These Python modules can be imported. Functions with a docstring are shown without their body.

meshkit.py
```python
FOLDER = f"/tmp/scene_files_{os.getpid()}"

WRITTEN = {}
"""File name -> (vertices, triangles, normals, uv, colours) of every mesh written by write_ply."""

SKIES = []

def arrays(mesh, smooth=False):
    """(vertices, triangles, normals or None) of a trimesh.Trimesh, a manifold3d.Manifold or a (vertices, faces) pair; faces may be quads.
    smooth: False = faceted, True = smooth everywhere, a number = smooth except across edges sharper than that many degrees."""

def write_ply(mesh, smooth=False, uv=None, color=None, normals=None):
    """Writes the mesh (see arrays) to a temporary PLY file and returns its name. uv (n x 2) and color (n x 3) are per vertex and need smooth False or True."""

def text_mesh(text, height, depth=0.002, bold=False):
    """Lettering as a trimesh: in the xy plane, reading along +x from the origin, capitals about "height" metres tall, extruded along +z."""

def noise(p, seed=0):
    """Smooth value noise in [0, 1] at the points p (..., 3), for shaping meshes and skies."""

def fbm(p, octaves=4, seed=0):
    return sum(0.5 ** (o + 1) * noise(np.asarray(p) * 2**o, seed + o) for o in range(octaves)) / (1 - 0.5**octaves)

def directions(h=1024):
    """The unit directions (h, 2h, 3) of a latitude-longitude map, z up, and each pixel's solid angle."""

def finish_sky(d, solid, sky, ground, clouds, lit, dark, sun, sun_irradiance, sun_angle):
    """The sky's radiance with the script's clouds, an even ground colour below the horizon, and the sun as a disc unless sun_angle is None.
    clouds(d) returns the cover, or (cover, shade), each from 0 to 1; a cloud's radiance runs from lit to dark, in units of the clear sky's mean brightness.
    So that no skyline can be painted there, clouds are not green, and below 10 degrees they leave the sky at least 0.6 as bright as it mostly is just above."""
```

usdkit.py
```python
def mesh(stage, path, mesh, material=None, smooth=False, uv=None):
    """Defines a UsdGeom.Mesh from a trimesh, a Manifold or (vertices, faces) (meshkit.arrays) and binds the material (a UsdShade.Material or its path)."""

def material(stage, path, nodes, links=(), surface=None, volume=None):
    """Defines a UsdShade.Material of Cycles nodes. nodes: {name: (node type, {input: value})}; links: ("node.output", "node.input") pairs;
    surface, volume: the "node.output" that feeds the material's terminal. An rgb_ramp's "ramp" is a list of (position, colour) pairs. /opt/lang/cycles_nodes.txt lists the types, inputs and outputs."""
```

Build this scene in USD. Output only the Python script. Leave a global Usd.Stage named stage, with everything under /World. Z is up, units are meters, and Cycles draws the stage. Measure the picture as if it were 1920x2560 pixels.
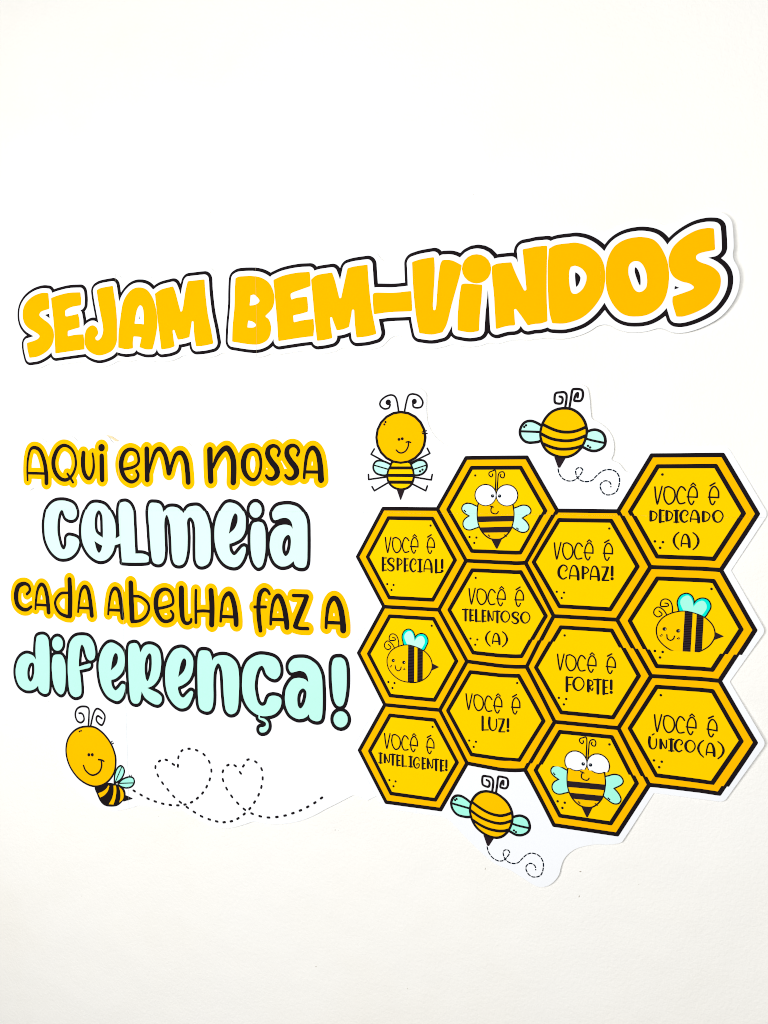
import math, random
import numpy as np, shapely
from shapely.geometry import Polygon, LineString, Point, MultiPoint, MultiPolygon, box
from shapely.ops import unary_union
from shapely import affinity
from pxr import Usd, UsdGeom, UsdLux, UsdShade, Gf, Sdf, Vt
import usdkit, meshkit, mapbox_earcut

random.seed(4)
stage = Usd.Stage.CreateInMemory()
UsdGeom.SetStageUpAxis(stage, UsdGeom.Tokens.z)
UsdGeom.SetStageMetersPerUnit(stage, 1.0)
world = UsdGeom.Xform.Define(stage, '/World')
stage.SetDefaultPrim(world.GetPrim())
UsdGeom.Scope.Define(stage, '/World/Looks')

# ------------------------------------------------------------------ camera
FPX = 2000.0                        # focal length in photograph pixels (1920 x 2560)
YAW, PITCH, ROLL = map(math.radians, (21.0, 1.84, -0.25))
TR = np.array([0.47, 0.83, 14.0])   # in hexagon radii
RAD = 0.101                         # metres per hexagon radius
def _rot(ax, t):
    c, s = math.cos(t), math.sin(t); M = np.eye(3); i, j = [(1, 2), (2, 0), (0, 1)][ax]
    M[i, i] = c; M[j, j] = c; M[i, j] = -s; M[j, i] = s; return M
RM = _rot(2, ROLL) @ _rot(0, PITCH) @ _rot(1, YAW)      # wall axes (right, down, into wall) -> camera axes
CEN = -RM.T @ TR
Z0 = 1.50
def lat2world(v): return np.array([v[0] * RAD, v[2] * RAD, Z0 - v[1] * RAD])
def dir2world(v): return np.array([v[0], v[2], -v[1]])
cam_pos = lat2world(CEN)
cx, cy, cz = (dir2world(RM[i]) for i in range(3))       # right, down, forward
cam = UsdGeom.Camera.Define(stage, '/World/camera')
m = Gf.Matrix4d(*cx, 0, *(-cy), 0, *(-cz), 0, *cam_pos, 1)
cam.AddTransformOp().Set(m)
cam.CreateHorizontalApertureAttr(24.0); cam.CreateVerticalApertureAttr(32.0)
cam.CreateFocalLengthAttr(24.0 * FPX / 1920.0)
cam.CreateClippingRangeAttr(Gf.Vec2f(0.05, 60))
cam.CreateExposureAttr(0.0)

def on_wall(px, py):
    """A point of the photograph -> millimetres on the wall (x right, z up)."""
    d = RM.T @ np.array([(px - 960) / FPX, (py - 1280) / FPX, 1.0])
    p = CEN + d * (-CEN[2] / d[2])
    return np.array([p[0] * RAD, Z0 - p[1] * RAD]) * 1000.0

# ------------------------------------------------------------------ lamps: a window-like soft lamp high on the left, and an added fill panel behind the camera
def rect(name, pos, target, w, h, power, color):
    L = UsdLux.RectLight.Define(stage, '/World/' + name)
    pos, target = np.array(pos, float), np.array(target, float)
    z = pos - target; z /= np.linalg.norm(z)
    x = np.cross([0, 0, 1.0], z); x /= np.linalg.norm(x); y = np.cross(z, x)
    L.AddTransformOp().Set(Gf.Matrix4d(*x, 0, *y, 0, *z, 0, *pos, 1))
    L.CreateWidthAttr(w); L.CreateHeightAttr(h); L.CreateIntensityAttr(power); L.CreateColorAttr(Gf.Vec3f(*color))
    L.CreateNormalizeAttr(False)
    return L
rect('window_light', (-1.6, -2.6, 1.6), (-0.15, 0, 1.45), 1.0, 1.0, 14.3, (1.0, 0.99, 0.97))
rect('fill_light', (0.25, -2.8, 2.1), (0.25, 0, 1.25), 4.0, 1.8, 4.3, (1.0, 0.995, 0.985))

# ------------------------------------------------------------------ materials
def mat(name, color, rough=0.55, spec=0.12, grain=0.03, gscale=900.0, bump=0.0, bscale=400.0, bdist=0.0004):
    nodes = {'g': ('geometry', {}),
             'n': ('noise_texture', {'scale': gscale, 'detail': 3.0}),
             'n2': ('noise_texture', {'scale': 9.0, 'detail': 2.0}),
             'a': ('map_range', {'from_min': 0.25, 'from_max': 0.75, 'to_min': 1 - grain, 'to_max': 1 + grain}),
             'a2': ('map_range', {'from_min': 0.25, 'from_max': 0.75, 'to_min': 1 - grain * .6, 'to_max': 1 + grain * .6}),
             'mm': ('math', {'math_type': 'multiply'}),
             'c': ('vector_math', {'math_type': 'scale', 'vector1': color}),
             'p': ('principled_bsdf', {'roughness': rough, 'specular_ior_level': spec})}
    links = [('g.position', 'n.vector'), ('g.position', 'n2.vector'), ('n.fac', 'a.value'), ('n2.fac', 'a2.value'), ('a.result', 'mm.value1'),
             ('a2.result', 'mm.value2'), ('mm.value', 'c.scale'), ('c.vector', 'p.base_color')]
    if bump:
        nodes['bn'] = ('noise_texture', {'scale': bscale, 'detail': 4.0, 'roughness': 0.55})
        nodes['b'] = ('bump', {'strength': bump, 'distance': bdist})
        links += [('g.position', 'bn.vector'), ('bn.fac', 'b.height'), ('b.normal', 'p.normal')]
    return usdkit.material(stage, '/World/Looks/' + name, nodes, links, surface='p.BSDF')
M = {}
M['paper'] = mat('white_paper', (0.865, 0.885, 0.920), grain=0.008, spec=0.05, bump=0.05, bscale=60.0, bdist=0.004)
M['paper_core'] = mat('unprinted_white', (0.875, 0.89, 0.92), grain=0.006, spec=0.05)
M['black'] = mat('black_ink', (0.0118, 0.0088, 0.0105), spec=0.0, grain=0.25, gscale=500)
M['soft_black'] = mat('dark_plum_ink', (0.022, 0.014, 0.019), spec=0.0, grain=0.2, gscale=500)
M['blue_black'] = mat('blue_black_ink', (0.009, 0.015, 0.025), spec=0.0, grain=0.2, gscale=500)
M['orange'] = mat('orange_ink', (0.93, 0.435, 0.0), spec=0.0, grain=0.02)
M['amber'] = mat('amber_ink', (0.94, 0.468, 0.0), spec=0.0, grain=0.02)
M['yellow'] = mat('yellow_ink', (0.95, 0.582, 0.0), spec=0.0, grain=0.02)
M['yellow2'] = mat('warm_yellow_ink', (0.94, 0.54, 0.0), spec=0.0, grain=0.02)
M['gold'] = mat('gold_ink', (0.93, 0.51, 0.0), spec=0.0, grain=0.02)
M['halo'] = mat('golden_halo_ink', (0.93, 0.485, 0.0), spec=0.0, grain=0.02)
M['pale_cyan'] = mat('pale_aqua_ink', (0.635, 0.84, 0.785), spec=0.0, grain=0.025)
M['cyan'] = mat('aqua_ink', (0.475, 0.83, 0.74), spec=0.0, grain=0.025)
M['wing'] = mat('mint_wing_ink', (0.36, 0.87, 0.72), spec=0.0, grain=0.025)
M['wing_pale'] = mat('pale_wing_ink', (0.50, 0.86, 0.77), spec=0.0, grain=0.025)
M['turq'] = mat('turquoise_ink', (0.0, 0.76, 0.62), spec=0.0, grain=0.02)
M['rib'] = usdkit.material(stage, '/World/Looks/ribbed_dark_ink', {
    'g': ('geometry', {}), 'w': ('wave_texture', {'wave_type': 'bands', 'bands_direction': 'z', 'scale': 118.0, 'distortion': 0.3}),
    'r': ('rgb_ramp', {'ramp': [(0.0, (0.009, 0.006, 0.008)), (0.6, (0.016, 0.010, 0.014)), (1.0, (0.042, 0.028, 0.036))]}),
    'p': ('principled_bsdf', {'roughness': 0.6, 'specular_ior_level': 0.0})}, [('g.position', 'w.vector'), ('w.fac', 'r.fac'), ('r.color', 'p.base_color')], surface='p.BSDF')
M['scuff'] = mat('scuff_grey', (0.36, 0.32, 0.26), rough=0.9, spec=0.05, grain=0.2)
M['stain'] = mat('faint_stain', (0.83, 0.79, 0.70), rough=0.9, spec=0.05, grain=0.05)
M['join'] = mat('painted_seam_shade', (0.42, 0.36, 0.22), spec=0.0, grain=0.1)  # flat brown standing for the shaded crack between banner sheets
M['join_pale'] = mat('pale_seam_shade', (0.52, 0.60, 0.57), spec=0.0, grain=0.1)  # flat grey-green standing for shade in the quote poster's join
M['tan'] = mat('tan_corner_shade', (0.78, 0.62, 0.38), rough=0.9, spec=0.05, grain=0.15)  # flat tan standing for the shadow behind a lifted corner
# the painted wall: warm white roller paint with orange-peel relief, faint blotches
M['wall'] = usdkit.material(stage, '/World/Looks/wall_paint', {
    'g': ('geometry', {}),
    'blot': ('noise_texture', {'scale': 2.3, 'detail': 4.0, 'roughness': 0.6}),
    'ramp': ('rgb_ramp', {'ramp': [(0.30, (0.875, 0.855, 0.806)), (0.50, (0.892, 0.880, 0.845)), (0.70, (0.888, 0.880, 0.855))]}),
    'peel': ('noise_texture', {'scale': 150.0, 'detail': 3.0, 'roughness': 0.55, 'distortion': 0.4}),
    'fine': ('noise_texture', {'scale': 420.0, 'detail': 2.0}),
    'wave': ('noise_texture', {'scale': 7.0, 'detail': 2.0}),
    'b0': ('bump', {'strength': 0.35, 'distance': 0.012}),
    'b1': ('bump', {'strength': 0.38, 'distance': 0.0016}),
    'b2': ('bump', {'strength': 0.28, 'distance': 0.0005}),
    'p': ('principled_bsdf', {'roughness': 0.62, 'specular_ior_level': 0.2})},
    [('g.position', 'blot.vector'), ('g.position', 'peel.vector'), ('g.position', 'fine.vector'), ('g.position', 'wave.vector'),
     ('blot.fac', 'ramp.fac'), ('ramp.color', 'p.base_color'), ('wave.fac', 'b0.height'), ('b0.normal', 'b1.normal'), ('peel.fac', 'b1.height'),
     ('b1.normal', 'b2.normal'), ('fine.fac', 'b2.height'), ('b2.normal', 'p.normal')], surface='p.BSDF')

# ------------------------------------------------------------------ scene-graph helpers
used = {}
def path_for(parent, name):
    k = (str(parent), name); n = used.get(k, 0); used[k] = n + 1
    return f'{parent}/{name}' if n == 0 else f'{parent}/{name}_{n:03d}'
def tag(p, label=None, category=None, group=None, kind=None):
    for k, v in (('label', label), ('category', category), ('group', group), ('kind', kind)):
        if v: p.SetCustomDataByKey(k, v)
    return p
ORIGIN = {}
def thing(name, label, category, x, z):
    p = path_for('/World', name); X = UsdGeom.Xform.Define(stage, p)
    X.AddTranslateOp().Set(Gf.Vec3d(x / 1000, 0, z / 1000)); ORIGIN[p] = (x / 1000, 0, z / 1000)
    tag(X.GetPrim(), label, category); return p
def raw_mesh(path, v, f, n, material):
    o = next((np.array(ORIGIN[k]) for k in ORIGIN if path == k or path.startswith(k + '/')), np.zeros(3))
    g = UsdGeom.Mesh.Define(stage, path)
    g.CreatePointsAttr(Vt.Vec3fArray.FromNumpy((v - o).astype(np.float32)))
    g.CreateFaceVertexCountsAttr(Vt.IntArray.FromNumpy(np.full(len(f), 3, np.int32)))
    g.CreateFaceVertexIndicesAttr(Vt.IntArray.FromNumpy(f.astype(np.int32).ravel()))
    g.CreateSubdivisionSchemeAttr('none')
    if n is not None:
        g.CreateNormalsAttr(Vt.Vec3fArray.FromNumpy(n.astype(np.float32))); g.SetNormalsInterpolation('vertex')
    UsdShade.MaterialBindingAPI.Apply(g.GetPrim()).Bind(M[material])
    return g.GetPrim()

# ------------------------------------------------------------------ how far the paper stands off the wall (mm), a smooth field
def smooth01(t): t = np.clip(t, 0, 1); return t * t * (3 - 2 * t)
BUMPS = []                          # (x, z, radius mm, height mm): corners and edges that have come loose
def lift(x, z):
    x = np.asarray(x, float); z = np.asarray(z, float)
    p = np.stack([x / 95, z / 95, np.zeros_like(x)], -1)
    h = 0.8 + 1.1 * meshkit.noise(p, 3)
    for bx, bz, r, a in BUMPS:
        h = h + a * smooth01(1 - np.hypot(x - bx, z - bz) / r)
    return h
def lift_normal(x, z):
    e = 1.0
    gx = (lift(x + e, z) - lift(x - e, z)) / (2 * e); gz = (lift(x, z + e) - lift(x, z - e)) / (2 * e)
    n = np.stack([-gx, -np.ones_like(gx), -gz], -1)     # surface y = -lift
    return n / np.linalg.norm(n, axis=1, keepdims=True)
GRID = 16.0
def polys(g):
    if g is None or g.is_empty: return []
    if g.geom_type == 'Polygon': return [g]
    return [q for p in getattr(g, 'geoms', []) for q in polys(p)]
def triangulate(g):
    """A polygon cut along a 16 mm grid, so that it can follow the paper's curl -> 2-D vertices and triangles."""
    V, F, n = [], [], 0
    for P in polys(g):
        if P.area < 0.02: continue
        x0, z0, x1, z1 = P.bounds
        ix = np.arange(math.floor(x0 / GRID), math.ceil(x1 / GRID)); iz = np.arange(math.floor(z0 / GRID), math.ceil(z1 / GRID))
        if len(ix) * len(iz) > 1:
            A, B = np.meshgrid(ix, iz); cells = shapely.box(A.ravel() * GRID, B.ravel() * GRID, (A.ravel() + 1) * GRID, (B.ravel() + 1) * GRID)
            shapely.prepare(P); cells = cells[shapely.intersects(P, cells)]
            pieces = shapely.intersection(P, cells)
        else: pieces = [P]
        for q in pieces:
            for r in polys(q):
                if r.area < 0.002: continue
                rings = [np.array(r.exterior.coords)[:-1]] + [np.array(h.coords)[:-1] for h in r.interiors]
                vv = np.vstack(rings); t = mapbox_earcut.triangulate_float64(vv, np.cumsum([len(k) for k in rings]).astype(np.uint32)).reshape(-1, 3)
                if not len(t): continue
                d = vv[t]; s = np.cross(d[:, 1] - d[:, 0], d[:, 2] - d[:, 0])
                t = np.where(s[:, None] < 0, t[:, ::-1], t)         # counter-clockwise seen from the room
                V.append(vv); F.append(t + n); n += len(vv)
    if not V: return None
    return np.vstack(V), np.vstack(F)
STEP = 0.13
GAIN = {'black': 0.42, 'soft_black': 0.2, 'blue_black': 0.36}     # dark ink spreads a little into the paper (mm)
def ink(parent, name, g, material, layer, label=None):
    """Printed ink: one mesh lying layer steps above the paper."""
    t = triangulate(g)
    if t is None: return None
    v, f = t
    y = -(lift(v[:, 0], v[:, 1]) + 0.30 + STEP * layer)
    p = raw_mesh(path_for(parent, name), np.c_[v[:, 0], y, v[:, 1]] / 1000, f, lift_normal(v[:, 0], v[:, 1]), material)
    if label: tag(p, label)
    return str(p.GetPath())
def sheet(parent, g, dz=0.0, name='paper_sheet', material='paper'):
    """A sheet of paper 0.25 mm thick that follows the curl."""
    t = triangulate(g.segmentize(6.0))
    if t is None: return
    v, f = t
    yt = -(lift(v[:, 0], v[:, 1]) + 0.30 + dz); yb = yt + 0.25
    n = lift_normal(v[:, 0], v[:, 1]); N = len(v)
    top = np.c_[v[:, 0], yt, v[:, 1]]; bot = np.c_[v[:, 0], yb, v[:, 1]]
    VV, FF, NN = [top, bot], [f, f[:, ::-1] + N], [n, -n]; k = 2 * N
    for P in polys(g.segmentize(6.0)):
        for ring in [P.exterior] + list(P.interiors):
            c = np.array(ring.coords)[:-1]; m_ = len(c)
            y = -(lift(c[:, 0], c[:, 1]) + 0.30 + dz)
            d = np.roll(c, -1, 0) - np.roll(c, 1, 0); d /= np.maximum(np.linalg.norm(d, axis=1, keepdims=True), 1e-9)
            if not ring.is_ccw: pass
            nn = np.c_[d[:, 1], np.zeros(m_), -d[:, 0]]
            VV += [np.c_[c[:, 0], y, c[:, 1]], np.c_[c[:, 0], y + 0.25, c[:, 1]]]; NN += [nn, nn]
            i = np.arange(m_); j = (i + 1) % m_
            FF += [np.c_[k + i, k + m_ + i, k + m_ + j], np.c_[k + i, k + m_ + j, k + j]]; k += 2 * m_
    p = raw_mesh(path_for(parent, name), np.vstack(VV) / 1000, np.vstack(FF), np.vstack(NN), material)
    return str(p.GetPath())

# ------------------------------------------------------------------ drawing helpers: traced points of the photograph -> shapes on the wall in mm
SEAMS = []                          # trimmed joins: (z of the join as a line in x, strip lost as a function of x)
def lose(k, x): return np.interp(x, SEAMS[k][2], SEAMS[k][3])
def seam_z(k, x): return np.interp(x, SEAMS[k][0], SEAMS[k][1])
def to_print(w):
    """A wall point -> where it lies in the uncut artwork (a strip was trimmed off below each join)."""
    x, z = w; d = 0.0
    for k in range(len(SEAMS)):
        if z < seam_z(k, x): d += lose(k, x)
    return np.array([x, z - d])
class Frame:
    def __init__(s, x0, y0, k, trim=True): s.x0, s.y0, s.k, s.trim = x0, y0, k, trim
    def __call__(s, u, v):
        w = on_wall(s.x0 + u / s.k, s.y0 + v / s.k)
        return to_print(w) if s.trim else w
    def mm(s, u, v):
        a, b = on_wall(s.x0 + u / s.k, s.y0 + (v - 5) / s.k), on_wall(s.x0 + u / s.k, s.y0 + (v + 5) / s.k)
        return np.linalg.norm(a - b) / 10
class Aff:
    """An already drawn motif carried to another place: least-squares affine on the wall from point pairs."""
    def __init__(s, fa, pa, fb, pb):
        A = np.array([[*fa(*p), 1] for p in pa]); B = np.array([fb(*p) for p in pb])
        s.T = np.linalg.lstsq(A, B, rcond=None)[0]; s.fa = fa; s.sc = math.sqrt(abs(np.linalg.det(s.T[:2])))
    def __call__(s, u, v): return np.array([*s.fa(u, v), 1]) @ s.T
    def mm(s, u, v): return s.fa.mm(u, v) * s.sc
def crom(p, closed=False, n=7):
    p = np.asarray(p, float); N = len(p)
    if N < 3: return p
    q = np.vstack([p[-1], p, p[0], p[1]]) if closed else np.vstack([2 * p[0] - p[1], p, 2 * p[-1] - p[-2]])
    out = []; t = (np.arange(n) / n)[:, None]
    for i in range(N if closed else N - 1):
        a, b, c, d = q[i], q[i + 1], q[i + 2], q[i + 3]
        out.append(0.5 * (2 * b + (c - a) * t + (2 * a - 5 * b + 4 * c - d) * t ** 2 + (3 * b - a - 3 * c + d) * t ** 3))
    out = np.vstack(out)
    return out if closed else np.vstack([out, p[-1]])
def blob(fr, pts, r=0.0):
    """A closed smooth outline; points given with a third value are corners; r rounds the corners (mm)."""
    w = [fr(p[0], p[1]) for p in pts]; cor = [i for i, p in enumerate(pts) if len(p) > 2]
    if not cor: c = crom(w, True)
    else:
        c = []
        for a, i in enumerate(cor):
            j = cor[(a + 1) % len(cor)]; L = (j - i) % len(pts) or len(pts)
            c.append(crom([w[(i + k) % len(pts)] for k in range(L + 1)])[:-1])
        c = np.vstack(c)
    P = Polygon(c).buffer(0)
    if r: P = P.buffer(-r).buffer(2 * r).buffer(-r)
    return P
def line(fr, pts, w, closed=False, smooth=True):
    """A pen stroke of one width (w in pixels of the traced view)."""
    q = [fr(*p[:2]) for p in pts]
    c = crom(q, closed) if smooth else np.array(q)
    if closed: c = np.vstack([c, c[:1]])
    return LineString(c).buffer(w * fr.mm(*pts[0][:2]) / 2, quad_segs=6)
def brush(fr, pts, closed=False, k=1.0):
    """A brush stroke whose width changes along it: points (u, v, width)."""
    q = np.array([[*fr(a, b), w * fr.mm(a, b) * k / 2] for a, b, w in pts])
    c = crom(q, closed, 6)
    if closed: c = np.vstack([c, c[:1]])
    circ = [Point(x, y).buffer(max(r, .2), quad_segs=6) for x, y, r in c]
    return unary_union([unary_union([a, b]).convex_hull for a, b in zip(circ[:-1], circ[1:])])
def dot(fr, u, v, rx, ry=None):
    a = np.linspace(0, 2 * math.pi, 20, endpoint=False); ry = ry or rx
    return Polygon([fr(u + rx * math.cos(t), v + ry * math.sin(t)) for t in a])
def rdot(fr, u, v, r):
    return Point(fr(u, v)).buffer(r * fr.mm(u, v), quad_segs=6)
def dashes(fr, pts, w, L):
    out = []
    q = np.array([fr(*p) for p in pts])
    for i, p in enumerate(q):
        d = q[min(i + 1, len(q) - 1)] - q[max(i - 1, 0)]; d = d / max(np.linalg.norm(d), 1e-9); h = (L - w) * fr.mm(*pts[i]) / 2
        out.append(LineString([p - d * h, p + d * h]).buffer(w * fr.mm(*pts[i]) / 2, quad_segs=4))
    return out
def dash_path(fr, pts, w, on, off):
    c = LineString(crom([fr(*p) for p in pts])); k = fr.mm(*pts[0]); s, out = 0.0, []
    while s < c.length:
        seg = shapely.ops.substring(c, s, min(s + on * k, c.length)); s += (on + off) * k
        if seg.length > 0.5: out.append(seg.buffer(w * k / 2, quad_segs=3))
    return out
import shapely.ops

# joins between the printed sheets (traced in the photograph)
JOINX = []                          # vertical joins of the big print, as wall lines
def wl(*pts): return np.array([on_wall(*p) for p in pts])
def add_seam(pts, lost):
    w = wl(*pts); y = {p[0]: p[1] for p in pts}
    xs = [on_wall(px, np.interp(px, [p[0] for p in pts], [p[1] for p in pts]))[0] for px, _ in lost]
    mmv = [np.linalg.norm(on_wall(px, 1500) - on_wall(px, 1501)) * d for px, d in lost]
    SEAMS.append((w[:, 0], w[:, 1], np.array(xs), np.array(mmv)))
add_seam([(0, 1272), (300, 1275), (880, 1281), (1180, 1284), (1400, 1287), (1920, 1294)], [(60, 3), (700, 3), (860, 0), (1290, 0), (1355, 5), (1545, 7), (1760, 5), (1870, 0)])
add_seam([(0, 1517), (340, 1537), (745, 1560), (1105, 1583), (1320, 1598), (1556, 1619), (1920, 1640)], [(0, 0), (1250, 0), (1325, 5), (1540, 8), (1640, 10.5), (1900, 10)])
add_seam([(0, 1744), (171, 1769), (683, 1835), (903, 1858), (1157, 1886), (1322, 1907), (1810, 1963), (1920, 1976)], [(0, 0), (1260, 0), (1325, 6), (1560, 8), (1900, 8)])
for a, b in (((296, 1102), (324, 2018)), ((643, 1087), (668, 2060)), ((1034, 1000), (1042, 2040)), ((1483, 1000), (1482, 2200))):
    p, q = on_wall(*a), on_wall(*b); d = (q - p) / np.linalg.norm(q - p); JOINX.append((p - d * 900, q + d * 900))
def seam_line(k, dz=None):
    x = np.linspace(-1500, 1500, 301); z = seam_z(k, x) - (0 if dz is None else lose(k, x))
    return x, z
GAPS = unary_union([LineString(j).buffer(0.03) for j in JOINX] +
                   [LineString(np.c_[seam_line(k)]).buffer(w) for k, w in ((0, 0.10), (1, 0.06), (2, 0.03))])
INKGAP = LineString(np.c_[seam_line(0)]).buffer(0.06)
def press(g):
    """Artwork -> wall: lose the trimmed strips, close the sheets up, leave the hairline joins."""
    if g is None or g.is_empty: return g
    g = g.segmentize(4.0)
    for k in range(len(SEAMS)):
        x, zt = seam_line(k); zb = seam_line(k, 1)[1]
        up = Polygon(np.vstack([np.c_[x, zt], [[1500, 5000], [-1500, 5000]]])); lo = Polygon(np.vstack([np.c_[x, zb], [[1500, -5000], [-1500, -5000]]]))
        a = g.intersection(up)
        b = g.intersection(lo)
        if not b.is_empty:
            b = shapely.transform(b, lambda c: np.c_[c[:, 0], c[:, 1] + lose(k, c[:, 0])]).buffer(0)
        g = unary_union([q for q in polys(a) + polys(b)])
    return g.difference(INKGAP)
def mural(parent, name, g, material, layer, label=None):
    if material in GAIN: g = g.buffer(GAIN[material], quad_segs=4)
    return ink(parent, name, press(g), material, layer, label)

# ------------------------------------------------------------------ the wall
wx0, wx1, wz0, wz1 = -3.4, 3.2, -0.6, 3.6
wall_path = path_for('/World', 'wall')
import trimesh
wb = trimesh.creation.box((wx1 - wx0, 0.12, wz1 - wz0)); wb.apply_translation(((wx0 + wx1) / 2, 0.06, (wz0 + wz1) / 2))
wm = usdkit.mesh(stage, wall_path, wb, M['wall']); tag(wm.GetPrim(), 'warm white painted wall with fine roller texture behind the bee posters', 'wall', kind='structure')
for px, py, r, e, a in ((838, 2075, 1.3, 1.6, .4), (846, 2076, .7, 1, 0), (1451, 2179, 1.5, 2.2, 0), (1448, 2241, 1.3, 2.6, 1.2), (790, 2416, 1.4, 1.8, .3),
                        (1019, 2472, 1.0, 1.6, .2), (1025, 2473, .7, 1, 0), (690, 1068, 1.0, 1, 0), (397, 2042, .9, 1.4, 0), (1213, 2172, 1.0, 3.6, 1.4), (449, 2297, .8, 1.2, .2), (203, 2240, .8, 1.5, 1.3),
                        (527, 532, .9, 1.2, 0), (1183, 486, .8, 1.2, .5), (1597, 2211, .8, 1.3, .4)):
    w = on_wall(px, py); s = trimesh.creation.icosphere(2, 1.0); s.apply_scale((r * e * 0.55, 0.3, r * 0.55))
    s.apply_transform(trimesh.transformations.rotation_matrix(-a, (0, 1, 0))); s.apply_translation((w[0], 0, w[1])); s.apply_scale(0.001)
    usdkit.mesh(stage, path_for(wall_path, 'scuff_mark'), s, M['scuff'], smooth=True)

# loose corners of the papers (x, z, radius, height)
def loose(px, py, r, a): w = on_wall(px, py); BUMPS.append((w[0], w[1], r, a))
loose(1850, 680, 150, 5.5); loose(1760, 850, 120, 3.0); loose(1850, 560, 120, 2.0); loose(1500, 850, 130, 1.4)
loose(1905, 1290, 110, 1.6); loose(1905, 1580, 110, 2.6); loose(1905, 1850, 130, 4.2); loose(1800, 2010, 110, 2.4)
loose(1560, 2100, 120, 2.2); loose(1380, 2230, 150, 2.6); loose(640, 2020, 110, 1.4); loose(860, 2000, 120, 1.0); loose(1560, 1150, 90, 1.4); loose(1490, 1000, 80, 1.2)

# ================================================================== WELCOME BANNER
b1, b2, b3, b4 = Frame(0, 640, 2.592, False), Frame(540, 600, 2.592, False), Frame(1060, 560, 3.7705, False), Frame(1440, 520, 3.456, False)
LET = []
def bl(ch, fr, pts, *holes):
    g = blob(fr, pts, 2.2)
    for h in holes: g = g.difference(blob(fr, h, 1.2))
    LET.append((ch, g))
bl('S', b1, [(318,242,1),(280,240),(230,256),(185,290),(158,335),(152,385),(160,430),(185,465),(225,490),(252,508),(261,522),(250,537),(225,550),(179,564,1),(182,605),(195,661,1),(250,652),(300,625),(335,588),(352,545),(354,500),(343,465),(318,435),(285,410),(263,390),(262,376),(276,360),(325,344,1),(323,300)])
bl('E', b1, [(335,274,1),(380,257),(450,240),(525,236,1),(530,280),(529,321,1),(470,332),(432,352),(427,370),(432,391),(460,388),(512,376,1),(520,420),(522,464,1),(480,476),(445,487,1),(444,522,1),(490,512),(546,508,1),(551,560),(552,606,1),(480,616),(363,633,1),(360,540),(352,420)])
bl('J', b1, [(630,223,1),(660,208),(735,194,1),(742,240),(755,330),(763,420),(764,500),(760,560),(735,610),(690,636),(640,645),(590,625),(560,590),(552,545),(558,495),(575,465),(605,450),(632,468),(640,500),(632,518),(622,530),(628,545),(645,545),(662,525),(672,490),(670,450),(655,370),(640,290)])
bl('A', b1, [(770,595,1),(773,500),(785,400),(800,310),(825,255),(865,215),(910,205),(955,220),(990,265),(1010,320),(1022,390),(1023,460),(1010,540),(993,606,1),(950,606),(908,592,1),(915,560),(922,527,1),(870,522,1),(866,560),(867,600,1),(820,605)],
   [(877,440,1),(882,400),(893,350),(910,322),(928,335),(936,380),(938,444,1),(910,441)])
bl('M', b1, [(1008,246,1),(1050,218),(1125,198,1),(1140,235),(1160,310),(1178,377,1),(1190,330),(1205,230),(1220,165,1),(1265,160),(1330,153,1),(1335,240),(1350,370),(1372,480),(1387,569,1),(1330,582),(1275,587,1),(1262,500),(1256,355,1),(1245,440),(1232,527,1),(1195,538),(1157,544,1),(1137,490),(1117,425,1),(1127,520),(1137,587,1),(1100,600),(1050,607,1),(1037,500),(1022,380)])
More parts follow.
